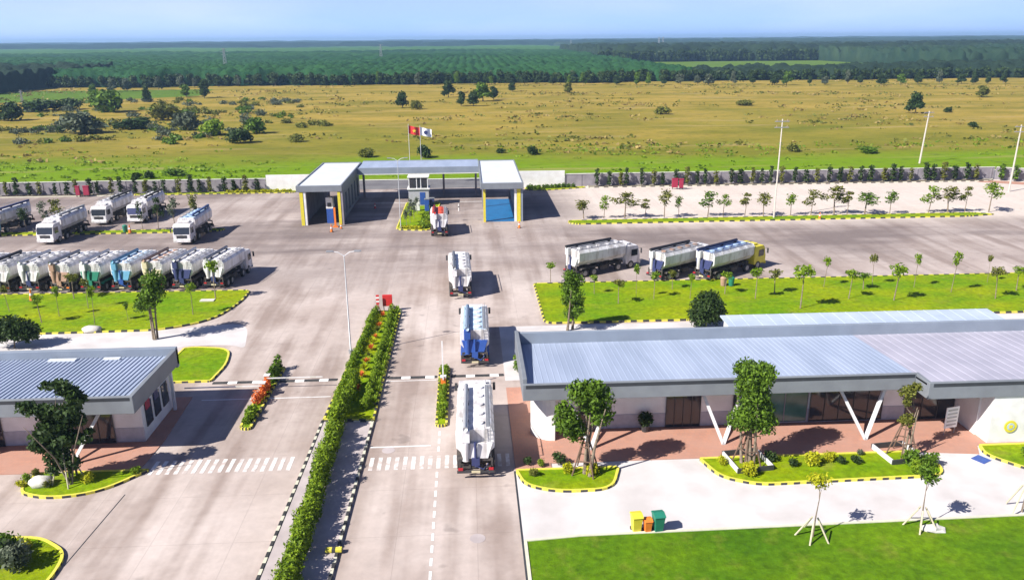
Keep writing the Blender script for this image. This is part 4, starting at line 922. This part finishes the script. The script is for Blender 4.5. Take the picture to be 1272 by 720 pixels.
# spiky red plants in the middle of the median
SP = empty('cordyline', (0, 0, 0)); rg = np.random.default_rng(5); Vl = []
for k in range(46):
    a = rg.random() * 6.28; e = rg.uniform(.5, 1.35); L = rg.uniform(.45, .8); d = np.array([math.cos(a) * math.cos(e), math.sin(a) * math.cos(e), math.sin(e)]); s_ = np.array([-math.sin(a), math.cos(a), 0]) * .05
    p0 = np.array([0, 0, .15]); p1 = p0 + d * L * .6; p2 = p0 + d * L + np.array([0, 0, -.1]); Vl += [p0, p1 - s_, p2, p1 + s_]
MB().tube([(0, 0, 0), (0, 0, .25)], .04, 5).build('stem', 'bark', SP); mesh_obj('foliage', leaf_mesh('foliage', np.array(Vl), 'leaforange'), SP)
for i in range(13):
    y = 78.2 - i * 1.55
    place(SP, USED, -9.05 - (80 - y) * .018, y, .1, random.uniform(.7, 1.1), i, f'spiky reddish plant in the median middle, {ordn(i)} from the far end', 'plant', 'reddish plants along the median', ['leaforange', 'leafyellow', 'leaforange', 'leafolive'][i % 4])
# spiky green plants along right kerb of the median throwing striped shadows
for i in range(22):
    y = 79.4 - i * 1.05
    o = place(SP, USED, -7.72, y, .1, random.uniform(.8, 1.15), i * 2.1, f'spiky green plant along right kerb of the median, {ordn(i)} from far end', 'plant', 'spiky green plants along the median kerb', 'leafbright')
# gate island planting
hedge([(-6.9, 118.4), (-6.4, 128)], 1.8, .9, 3800, .16, 'leafbright', 'bright green hedge on the island before the guard booth', 105)
for i, (x, y) in enumerate([(-9.6, 119.6), (-9.2, 122), (-8.8, 125), (-9.5, 127.5), (-8.5, 129)]):
    place(P3[i], USED, x, y, .1, .8, i, f'thin pale young tree on the gate island, {ordn(i)} from camera', 'tree', 'young trees on the gate island', 'leafgrey', sz=.85)
hedge([(-10.4, 118.6), (-7.0, 117.9)], .7, .5, 900, .12, 'leafyellow', 'low yellow hedge at the front tip of the gate island', 106)
hedge([(11.2, 150.2), (20, 151.0)], .8, .7, 1500, .16, 'leaf', 'low hedge before the white wall right of the gate', 107)
hedge([(-45, 151.5), (-33, 151.5)], .8, .5, 1500, .16, 'leafyellow', 'low hedge before the white wall left of the gate', 108)
# barrier islands
hedge([(-16.8, 65), (-16.75, 61.5)], .7, 1.1, 1200, .12, 'leaf', 'green bushes at far end of the left barrier island', 109, lump=.5)
hedge([(-16.8, 56.5), (-16.8, 54.3)], .6, .7, 700, .11, 'leafbright', 'green bushes at near end of the left barrier island', 110, lump=.5)
hedge([(-16.75, 61.0), (-16.8, 57.5)], .6, 1.0, 900, .11, 'leaforange', 'orange-flowered bushes in the middle of the left barrier island', 111, lump=.5)
hedge([(-2.45, 64.0), (-2.45, 54.2)], .6, .6, 2200, .10, 'leafbright', 'low green hedge along the barrier island beside the near tanker', 112, lump=.4)

# ------------------------------------------------------------------ STREET FURNITURE
def barrier(x, y, L, side, label):
    r = empty('barrier_gate', (x, y, .1), 0, label, 'barrier gate', 'boom barriers on the lane islands')
    MB().box(-.2, .2, -.2, .2, 0, 1.05).build('cabinet', 'orange', r, bevel=.03); MB().box(-.24, .24, -.24, .24, 1.05, 1.12).build('top', 'white', r)
    if L:
        b = MB(); n = int(L / .5)
        for k in range(n): b.box(min(side * k * .5, side * (k + 1) * .5), max(side * k * .5, side * (k + 1) * .5), -.29, -.23, .87, .95, k % 4 == 3)
        b.build('boom', ['white', 'coping'], r)
    else: MB().box(-.05, .05, -.3, -.22, .9, 4.2).build('boom', ['white', 'red'], r)
barrier(-16.75, 59.8, 6.0, -1, 'orange barrier post with white boom lowered over the left lane')
barrier(-16.75, 61.3, 4.5, 1, 'orange barrier post with boom reaching towards the median')
barrier(-2.45, 60.0, 0, 1, 'orange barrier post with raised boom beside the near tanker')
def lamp_post(x, y, h, label, arms=(-1, 1)):
    r = empty('street_lamp', (x, y, .1), 0, label, 'street lamp', 'tall street lamps')
    MB().tube([(0, 0, 0), (0, 0, h)], [.075, .04], 8).build('pole', 'steel', r, smooth=True); MB().tube([(0, 0, 0), (0, 0, .35)], .2, 8).build('base', 'steel', r)
    for s in arms:
        MB().tube([(0, 0, h - .1), (s * .5, 0, h + .25), (s * 1.2, 0, h + .35)], .035, 6).build('arm', 'frame', r)
        MB().box(s * 1.2 - .3, s * 1.2 + .3, -.13, .13, h + .28, h + .40).build('lamp_head', 'steel', r, bevel=.03)
lamp_post(-11.0, 68.3, hgt(-11.0, 68.3, 318), 'tall thin white lamp post with two arms left of the median')
x, y = G(498, 285); lamp_post(x, y, hgt(x, y, 200), 'thin white lamp post on the front of the gate island')
def util_pole(x, y, top, r, label, lean=0.0):
    h = hgt(x, y, top); t = empty('utility_pole', (x, y, 0), 0, label, 'utility pole', 'concrete utility poles')
    MB().tube([(0, 0, 0), (lean, 0, h)], [r, r * .6], 8).build('pole', 'concretepole', t, smooth=True)
    for dz in (.4, 1.3):
        b = MB(); b.box(lean - 1.1, lean + 1.1, -.09, .09, h - dz, h - dz + .12); b.build('crossarm', 'steel', t)
        for s in (-.8, 0, .8): MB().tube([(lean + s, 0, h - dz + .12), (lean + s, 0, h - dz + .38)], [.07, .04], 6).build('insulator', 'brown', t)
x, y = G(961, 271); util_pole(x, y, 148, .14, 'tall concrete pole standing on the upper grass strip')
util_pole(*G(1142, 203), 138, .2, 'concrete pole behind the right wall under the lone field tree', .6)
x, y = G(1253, 238); util_pole(x, y, 155, .17, 'concrete pole in the far right corner of the site', .2)
# flags
def flag(px, top, mt, label, emblem):
    x, y = G(px, 243); y0 = 156.0; x = x * y0 / y; h = hgt(x, y0, top)
    r = empty('flag', (x, y0, 0), 0, label, 'flag', 'flags behind the gate')
    MB().tube([(0, 0, 0), (0, 0, h + .3)], [.07, .04], 6).build('pole', 'frame', r)
    b = MB(); n = 8
    vs = [(s * 2.2 / n, math.sin(s * 1.1) * .18 + d, h - q * 1.5 - .12 * s / 2) for s in range(n + 1) for q in (0, 1) for d in (0, .03)]
    fs = []
    for s in range(n): a = s * 4; fs += [(a, a + 4, a + 6, a + 2), (a + 1, a + 3, a + 7, a + 5)]
    b.add(vs, fs); b.add(vs, [(0, 1, 5, 4)]); b.build('cloth', mt, r)
    if emblem == 'star':
        P = []
        for k in range(10):
            a = math.pi / 2 + k * math.pi / 5; q = .42 if k % 2 == 0 else .17; P.append((1.1 + math.cos(a) * q, -.22, h - 1.0 + math.sin(a) * q))
        MB().add([(1.1, -.22, h - 1.0)] + P, [(0, 1 + k, 1 + (k + 1) % 10) for k in range(10)]).build('star', 'yelpaint', r)
    elif emblem: MB().tube([(1.1, -.2, h - 1.0), (1.1, -.24, h - 1.0)], .38, 16).build('emblem', emblem, r)
flag(511, 156, 'red', 'red flag with a gold star on a pole behind the gate', 'star')
flag(525, 158, 'white', 'white flag with a dark round emblem behind the gate', 'navy')
# bins
for px, py, mt, s, lab in ((790, 660, 'yelpaint', 1.1, 'yellow wheeled bin, leftmost of three at the near lawn edge'), (804, 661, 'orange', .85, 'small orange bin between the yellow and the green bin'), (817, 660, 'green', 1.15, 'green wheeled bin, rightmost of three at the near lawn edge')):
    x, y = G(px, py); r = empty('waste_bin', (x, y, .01), .1, lab, 'waste bin', 'bins at the near lawn edge')
    MB().hexa([(-.2 * s, -.2 * s, .08), (.2 * s, -.2 * s, .08), (.2 * s, .2 * s, .08), (-.2 * s, .2 * s, .08)], [(-.27 * s, -.3 * s, .95 * s), (.27 * s, -.3 * s, .95 * s), (.27 * s, .3 * s, .95 * s), (-.27 * s, .3 * s, .95 * s)]).build('body', mt, r, bevel=.03)
    MB().prism_x([(-.34 * s, .96 * s), (.32 * s, .96 * s), (.32 * s, 1.04 * s), (0, 1.12 * s), (-.3 * s, 1.03 * s)], -.29 * s, .29 * s).build('lid', mt, r, bevel=.02)
    for q in (-1, 1): MB().tube([(q * .2 * s - .03, .26 * s, .1), (q * .2 * s + .03, .26 * s, .1)], .1, 10).build('wheel', 'tyre', r)
# red signs at the head of the median
x, y = G(482, 387); r = empty('sign_board', (x, y, .1), 0, 'solid red sign box at the far head of the median', 'sign')
MB().box(-.5, .5, -.12, .12, .55, 1.75).build('panel', 'red', r, bevel=.02)
for s in (-1, 1): MB().tube([(s * .4, 0, 0), (s * .4, 0, .55)], .05, 6).build('leg', 'steel', r)
x, y = G(470, 389); r = empty('sign_post', (x, y, .1), 0, 'narrow red and white tripod sign left of the red sign box', 'sign')
b = MB()
for k in range(5): b.box(-.16, .16, -.04, .04, .9 + k * .2, 1.1 + k * .2, k % 2)
b.build('panel', ['red', 'white'], r)
for s in (-1, 1): MB().tube([(s * .3, 0, 0), (0, 0, .95)], .035, 6).build('leg', 'red', r)
# red fire cabinets by the wall
def hydrant(px, py, w, label):
    x, y = G(px, py); y = min(y, 150.2); r = empty('fire_cabinet', (x, y, .05), 0, label, 'fire cabinet', 'red fire cabinets before the boundary wall')
    MB().box(-w / 2, w / 2, -.2, .2, .3, 1.9).build('body', 'maroon', r, bevel=.02); MB().box(-w / 2 - .05, w / 2 + .05, -.25, .25, 1.9, 2.0).build('top', 'maroon', r)
    for s in (-1, 1): MB().box(s * w * .4 - .05, s * w * .4 + .05, -.1, .1, 0, .3).build('leg', 'darkmetal', r)
hydrant(102, 243, .7, 'narrow red fire cabinet before the left wall'); hydrant(112, 243, 1.0, 'wider red fire cabinet right of the narrow one, left wall')
hydrant(838, 235, 1.1, 'broad dark red cabinet before the right wall'); hydrant(846, 235.5, .7, 'narrow red cabinet just right of the broad one')
# cones and posts
def cone(px, py, s, label, mt='orange', z=0):
    x, y = G(px, py); r = empty('traffic_cone', (x, y, z), 0, label, 'traffic cone', 'orange cones and bollards about the yard')
    MB().box(-.2 * s, .2 * s, -.2 * s, .2 * s, 0, .04).build('base', 'darkmetal', r); MB().tube([(0, 0, .04), (0, 0, .8 * s)], [.15 * s, .03], 12).build('body', mt, r)
    MB().tube([(0, 0, .35 * s), (0, 0, .5 * s)], [.108 * s, .08 * s], 12).build('band', 'white', r)
cone(412, 288, 1.5, 'orange cone before the left tunnel mouth'); cone(424, 284, 1.1, 'smaller orange cone right of the left tunnel mouth')
cone(645, 283, 1.4, 'red-orange cone before the right tunnel pillar'); cone(466, 259, 1.2, 'red cone in the shade between the left tunnel and guard booth', 'red')
cone(162, 290, 1.6, 'orange post before the right tanker of the far pair', z=.1); cone(1018, 272, 1.2, 'orange cone on the upper grass strip right of the pole', z=.1); cone(40, 374, 1.7, 'orange cone on the left lawn edge behind the tankers', z=.1)
for px, py, mt, lab in ((156, 289, 'green', 'green bin on the upper-left grass strip beside the orange post'), (908, 356, 'green', 'green bin on right lawn edge below the yellow-cab tanker'), (898, 356, 'brown', 'brown bin left of the green bin on right lawn edge')):
    x, y = G(px, py); r = empty('waste_bin', (x, y, .1), 0, lab, 'waste bin')
    MB().tube([(0, 0, .05), (0, 0, .95)], [.28, .36], 12).build('body', mt, r); MB().tube([(0, 0, .95), (0, 0, 1.1)], [.38, .2], 12).build('lid', mt, r)
# blue machine and orange column inside the left tunnel
r = empty('spray_cabin', (-21.6, 124.2, 0), 0, 'narrow blue and white spray cabin inside the left tunnel mouth', 'cabin')
MB().box(-.5, .5, -.5, .9, 0, 2.3).build('body', 'blue', r); MB().box(-.52, .52, -.52, .92, 2.3, 4.0).build('upper_panel', 'white', r); MB().box(-.3, .3, -.56, -.521, 2.6, 3.2).build('window', 'glass', r)
x, y = G(417, 282); r = empty('height_post', (x, y, 0), 0, 'orange height post standing before the left tunnel', 'post'); MB().box(-.14, .14, -.1, .1, 0, 3.0).build('post', 'orange', r); MB().box(-.4, .4, -.3, .3, 0, .15).build('base', 'orange', r)
x, y = G(570, 262); r = empty('bollard', (x, y, 0), 0, 'single white bollard in the lane right of the short tanker', 'bollard'); MB().tube([(0, 0, 0), (0, 0, 1.2)], .1, 8).build('post', 'white', r); MB().tube([(0, 0, .6), (0, 0, .8)], .105, 8).build('band', 'black', r)
# drain grate / yellow box on the median near camera
x, y = G(432, 686); r = empty('wheel_stop', (x - .75, y, .13), 0, 'yellow wheel stop on the paved median near camera', 'wheel stop'); MB().box(-.45, .45, -.15, .15, 0, .2).build('block', 'yellow', r, bevel=.03); MB().box(-.1, .1, -.152, .152, .01, .203).build('band', 'black', r)
x, y = G(1158, 660); tag(MB().blob((0, 0, .1), (.7, .4, .22), 8, j=.25).build('rock', 'rock', loc=(x, y, .1)), 'pale rock heap at the foot of the near young green tree', 'rock')

# ------------------------------------------------------------------ FIELD TREES, FOREST, FAR LAND
FT = [make_tree('field_tree', 8.0, 3.6, 1300, .5, 'leafdark', 120 + i, crown0=.12, nblob=9, trunk_r=.22, limbs=3) for i in range(3)]
FB = [make_tree('field_bush', 3.0, 2.8, 800, .35, 'leafolive', 130 + i, crown0=.05, nblob=8, trunk_r=.1, limbs=3) for i in range(3)]
ft = [(500, 134, 113, 18, 'leafdark', 'compact dark field tree above the left part of the gate canopy'), (557, 121, 100, 18, 'leafdark', 'dark field tree near the forest edge above the flags'), (573, 132, 113, 15, 'leafdark', 'left of two dark field trees right of the flags'), (588, 132, 112, 16, 'leafdark', 'right of two dark field trees right of the flags'), (600, 126, 104, 26, 'leaf', 'lighter green field tree behind the two dark ones'), (613, 124, 107, 16, 'leafdark', 'small dark tree at right of the field tree group'), (636, 114, 102, 12, 'leafdark', 'small dark tree near forest edge right of the field group'),
      (1137, 141, 116, 22, 'leafdark', 'lone dark field tree by the pole at right'), (1219, 121, 106, 20, 'leafolive', 'lone round tree near the forest at far right'), (254, 122, 98, 20, 'leafdark', 'dark tree standing out at the forest edge at left'), (232, 121, 106, 18, 'leaf', 'tree left of the dark one at the left forest edge'), (183, 127, 108, 14, 'leafdark', 'narrow dark tree among the left scrub'),
      (705, 116, 102, 16, 'leafolive', 'pale bushy tree at forest edge right of centre')]
for i, (px, py, top, w, mt, lab) in enumerate(ft):
    x, y = G(px, py); s = .955 * (py - 49) / 27; h = hgt(x, y, top)
    place(FT[i % 3], USED, x, y, 0, w / s / 7.2, i * 1.9, lab, 'tree', 'trees scattered over the dry field', mt, sz=h / 8.0)
fb = [(100, 166, 138, 60, 'leafgrey', 'big grey-green bush at left in the field'), (130, 140, 112, 52, 'leaf', 'large green thicket by the forest at left'), (172, 160, 146, 56, 'leafdark', 'low dark bush in the left field'), (232, 162, 138, 36, 'leafgrey', 'tall grey-green bush in the left field'), (205, 150, 128, 44, 'leafolive', 'olive bush left of the tall grey-green bush'), (268, 168, 148, 36, 'leafbright', 'yellow-green bush in the left field'), (318, 166, 145, 32, 'leaf', 'green bush right of the yellow-green bush'), (300, 178, 160, 38, 'leafdark', 'dark low bush below the green bush'), (370, 176, 166, 22, 'leafolive', 'small faded bush further right in left field'),
      (15, 150, 126, 34, 'leafdark', 'dark bush at the left frame edge in the field'), (55, 138, 124, 60, 'leafdark', 'row of dark bushes below the pale meadow'), (88, 136, 122, 34, 'leafdark', 'dark bush right of the row below the meadow'), (5, 150, 138, 22, 'leafdark', 'small dark bush cut by the left frame edge'), (78, 165, 156, 16, 'leafdark', 'tiny dark bush on the dry grass at left'),
      (516, 136, 124, 16, 'leafolive', 'small bush beside the compact dark field tree'), (823, 142, 132, 22, 'leafolive', 'faded bush in mid field right of centre'), (925, 131, 124, 24, 'leafolive', 'low brown-green bush far in the right field'), (660, 192, 181, 18, 'leafdark', 'dark bush just beyond the wall right of the gate'), (622, 190, 184, 14, 'leafdark', 'small dark bush beyond the right tunnel roof'), (455, 195, 184, 24, 'leafolive', 'bush behind the gate canopy left part'), (525, 196, 180, 22, 'leafdark', 'dark bush at the foot of the flagpoles'),
      (170, 222, 214, 16, 'leafdark', 'dark bush just behind the left wall'), (185, 222, 212, 14, 'leafdark', 'second dark bush just behind the left wall'), (215, 218, 210, 34, 'leaf', 'green weeds heap behind the left wall'), (985, 188, 178, 20, 'leafolive', 'low bush in the green belt beyond the right wall'), (1075, 190, 182, 30, 'leaf', 'wide low bush beyond the right wall'), (1178, 140, 133, 10, 'leafdark', 'tiny bush right of the lone dark field tree'), (1208, 158, 151, 12, 'leafdark', 'small bush in the far right field')]
for i, (px, py, top, w, mt, lab) in enumerate(fb):
    x, y = G(px, py); s = .955 * (py - 49) / 27; h = hgt(x, y, top)
    place(FB[i % 3], USED, x, y, 0, w / s / 5.2, i * 2.3, lab, 'bush', 'bushes scattered over the field', mt, sz=h / 3.0)
# uncountable low scrub tufts
def tuft_cloud(name, n, x0, x1, y0, y1, size, mt, seed, hh):
    rg = np.random.default_rng(seed); c = np.stack([rg.uniform(x0, x1, n), rg.uniform(y0, y1, n)], 1)
    g = (np.sin(c[:, 0] * .05 + 1.3 * np.sin(c[:, 1] * .03)) + np.sin(c[:, 1] * .09 + c[:, 0] * .02) + rg.normal(size=n) * .8) > .5; c = c[g]; V = []
    k = 7
    P = np.repeat(c, k, 0); m_ = len(P); sp = np.repeat(rg.uniform(.5, 1.6, len(c)), k)
    pos = np.stack([P[:, 0] + rg.normal(size=m_) * size * 1.6 * sp, P[:, 1] + rg.normal(size=m_) * size * sp, rg.random(m_) * hh * sp], 1)
    a = rg.normal(size=(m_, 3)); a[:, 2] *= .4; a /= np.linalg.norm(a, axis=1)[:, None]; bb = np.cross(a, rg.normal(size=(m_, 3))); bb /= np.linalg.norm(bb, axis=1)[:, None]
    s = (size * sp * .8)[:, None]
    V = np.stack([pos - a * s, pos - bb * s * .6, pos + a * s, pos + bb * s * .6], 1).reshape(-1, 3)
    return tag(mesh_obj(name, leaf_mesh(name, V, mt)), kind='stuff')
tuft_cloud('dry_grass', 3200, -260, 400, 200, 528, .55, 'leafolive', 201, .5)
tuft_cloud('weeds', 2500, -260, 260, 166, 215, .4, 'leafbright', 202, .35)
def scrub(n, seed, mt, w):
    rg = np.random.default_rng(seed); bl = []
    for _ in range(n):
        y = rg.uniform(235, 415); x = rg.uniform(-.50, -.20) * y + rg.normal() * 8
        for q in range(rg.integers(2, 6)): k = w * rg.uniform(.5, 1.3); bl.append((x + rg.normal() * k * 2, y + rg.normal() * k * 1.5, k * .3, k, k, k * rg.uniform(.4, .8)))
    return tag(mesh_obj('scrub', leaf_mesh('scrub', leaf_arrays(bl, len(bl) * 90, .42, rg, .5), mt)), kind='stuff')
scrub(34, 205, 'leafgrey', 1.9); scrub(30, 206, 'leafolive', 1.7); scrub(22, 207, 'leaf', 1.5)
M['drygrass'] = leaf_material('leaf_dry_straw', (0.20, 0.14, 0.04), (0.42, 0.32, 0.11))
tuft_cloud('straw_grass', 2500, -260, 420, 190, 528, .6, 'drygrass', 203, .5)

def canopy(name, x0, x1, y0, y1, cell, spacing, h0, dome, mt, seed, edge=None, rows=False):
    rg = np.random.default_rng(seed); nx = int((x1 - x0) / cell) + 1; ny = int((y1 - y0) / cell) + 1
    X, Yg = np.meshgrid(np.linspace(x0, x1, nx), np.linspace(y0, y1, ny))
    gx, gy = X / spacing, Yg / spacing; best = np.full(X.shape, -9.0); hb = np.zeros(X.shape)
    S = 2048; jit = rg.random((64, 64, 3))
    for dx in (-1, 0, 1):
        for dy in (-1, 0, 1):
            ix = np.floor(gx).astype(int) + dx; iy = np.floor(gy).astype(int) + dy; J = jit[ix % 64, iy % 64]
            j = .15 if rows else .8
            cx = ix + .5 + (J[..., 0] - .5) * j; cy = iy + .5 + (J[..., 1] - .5) * j; r = .55 + .35 * J[..., 2]
            d2 = ((gx - cx) ** 2 + (gy - cy) ** 2) / r ** 2; v = np.sqrt(np.clip(1 - d2, 0, 1)) * (.6 + .8 * J[..., 2]) ; best = np.maximum(best, v)
    Z = h0 + best * dome + 1.5 * np.sin(X * .013 + seed) * np.sin(Yg * .009)
    Z += rg.normal(size=Z.shape) * dome * .07
    Z[0, :] = 0; Z[:, 0] = 0; Z[:, -1] = 0
    Yg[0, :] = Yg[1, :] ; X[:, 0] = X[:, 1]; X[:, -1] = X[:, -2]
    wob = 6 * np.sin(X / 23 + seed) + 4 * np.sin(X / 9.0 + 2); Yg = Yg + wob * np.clip(1 - (Yg - y0) / 120, 0, 1)
    V = np.stack([X, Yg, Z], 2).reshape(-1, 3); idx = np.arange(nx * ny).reshape(ny, nx)
    Fq = np.stack([idx[:-1, :-1], idx[:-1, 1:], idx[1:, 1:], idx[1:, :-1]], 2).reshape(-1, 4); n = len(Fq)
    me = bpy.data.meshes.new(name); me.vertices.add(len(V)); me.vertices.foreach_set('co', V.astype(np.float32).ravel())
    me.loops.add(n * 4); me.loops.foreach_set('vertex_index', Fq.astype(np.int32).ravel()); me.polygons.add(n); me.polygons.foreach_set('loop_start', np.arange(n, dtype=np.int32) * 4)
    me.materials.append(M[mt]); me.update(calc_edges=True)
    return tag(mesh_obj(name, me), kind='stuff')
canopy('plantation', -620, 150, 536, 900, 1.6, 6.5, 4.0, 4.5, 'canopy', 1, rows=True)
canopy('plantation', -1100, 160, 903, 1500, 4.5, 13, 4.5, 5.0, 'canopy', 2, rows=True)
canopy('young_plantation', -1500, 260, 1503, 2600, 9, 30, 5, 3.5, 'canopylight', 3, rows=True)
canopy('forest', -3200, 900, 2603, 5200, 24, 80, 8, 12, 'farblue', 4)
canopy('forest', -520, -262, 475, 640, 1.8, 9, 6, 6, 'canopydark', 5)
canopy('forest_belt', 152, 620, 538, 608, 1.6, 7, 2.5, 5, 'canopydark', 6)
canopy('forest', 163, 1100, 990, 1500, 4, 16, 6, 10, 'canopydark', 7)
canopy('forest', 262, 1500, 1503, 2600, 9, 34, 6, 9, 'canopymix', 8)
canopy('forest', 903, 3600, 2603, 5200, 24, 80, 8, 12, 'canopymix', 9)
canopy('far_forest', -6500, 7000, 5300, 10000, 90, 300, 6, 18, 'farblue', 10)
canopy('forest', 420, 900, 700, 985, 2.2, 10, 7, 8, 'canopymix', 11)
# single trees along the forest edge
rr = random.Random(3); px = 4; i = 0
while px < 1268:
    yy = 101.5 + 4 * (px < 330) * (1 - px / 330) * 4 + rr.uniform(-.5, 1.5)
    if px < 110: px += 16; continue
    x, y = G(px, yy + 3); y = min(y, 533); x = x; s = .955 * (yy - 46) / 27
    place(FT[i % 3], USED, x, y, 0, rr.uniform(.55, 1.05), i * 1.3, f'small tree along the far forest edge, {ordn(i)} from left', 'tree', 'trees along the far forest edge', rr.choice(['leafdark', 'leaf', 'leafdark', 'leafgrey']), sz=rr.uniform(.6, 1.0)); px += rr.uniform(14, 30); i += 1
def forest_edge(name, x0, x1, yf, n, hh, size, mt, seed):
    rg = np.random.default_rng(seed); k = int((x1 - x0) / 4.2); xc = np.linspace(x0, x1, k) + rg.normal(size=k) * 1.2
    bl = [(x, yf(x) + rg.normal() * 1.5, z * hh * rg.uniform(.8, 1.15), 2.6 * rg.uniform(.7, 1.2), 2.4, hh * .26) for x in xc for z in (.35, .72)]
    return tag(mesh_obj(name, leaf_mesh(name, leaf_arrays(bl, n, size, rg, .6), mt)), kind='stuff')
wb = lambda y0, sd: (lambda x: y0 + 6 * math.sin(x / 23 + sd) + 4 * math.sin(x / 9.0 + 2) - 1.0)
forest_edge('forest_edge', -285, 150, wb(536, 1), 26000, 7.5, .95, 'leafdark', 301)
forest_edge('forest_edge', 150, 420, wb(538, 6), 14000, 7.0, .95, 'leafdark', 302)
forest_edge('forest_edge', -330, -262, wb(475, 5), 6000, 10.0, .95, 'leafdark', 303)
forest_edge('forest_edge', 160, 560, wb(990, 7), 14000, 14.0, 1.6, 'leafdark', 304)
# pylons
def pylon(px, base_y, top, label):
    x, y = G(px, base_y); h = hgt(x, y, top); r = empty('pylon', (x, y, 0), 0, label, 'pylon', 'power pylons over the plantations'); w = h * .08
    b = MB(); q = h * .003 + .07
    for sx in (-1, 1):
        for sy in (-1, 1): b.tube([(sx * w, sy * w, 0), (sx * w * .25, sy * w * .25, h)], q, 4)
    for k in range(8):
        z = h * k / 8; z2 = h * (k + 1) / 8; a = w * (1 - .75 * k / 8); c = w * (1 - .75 * (k + 1) / 8)
        for s in (-1, 1): b.tube([(-a, s * a, z), (c, s * c, z2)], q * .6, 4); b.tube([(a, s * a, z), (-c, s * c, z2)], q * .6, 4)
    b.build('tower', 'steel', r)
    b = MB()
    for z, L in ((.98, .12), (.86, .16), (.74, .14)): b.tube([(-h * L, 0, h * z), (h * L, 0, h * z)], q * .8, 4)
    b.build('crossarm', 'steel', r)
pylon(281, 92, 60, 'lattice pylon over the plantation at left'); pylon(474, 82, 55, 'lattice pylon left of centre on the plantation horizon'); pylon(709, 63, 50, 'small pylon on the horizon right of centre')
pylon(818, 63, 46, 'left of two close pylons on the horizon at right'); pylon(823, 62, 46, 'right of two close pylons on the horizon at right'); pylon(28, 128, 112, 'small pale pole in the meadow at far left')

# ------------------------------------------------------------------ HAZE
hz = MB().box(-7500, 7500, -80, 11000, -1.5, 60).build('haze', bpy.data.materials.new('haze_air')); tag(hz, kind='stuff')
hm = hz.data.materials[0]; hm.use_nodes = True; nt = hm.node_tree; nt.nodes.remove(nt.nodes['Principled BSDF'])
pv = nt.nodes.new('ShaderNodeVolumePrincipled'); pv.inputs['Color'].default_value = (0.42, 0.68, 1.0, 1); pv.inputs['Density'].default_value = 0.00017
pv.inputs['Anisotropy'].default_value = 0.1
nt.links.new(pv.outputs[0], nt.nodes['Material Output'].inputs['Volume'])
# unplaced prototypes are removed
for o in list(bpy.data.objects):
    if o.type == 'EMPTY' and o.parent is None and 'label' not in o.keys():
        for c in list(o.children): bpy.data.objects.remove(c)
        bpy.data.objects.remove(o)
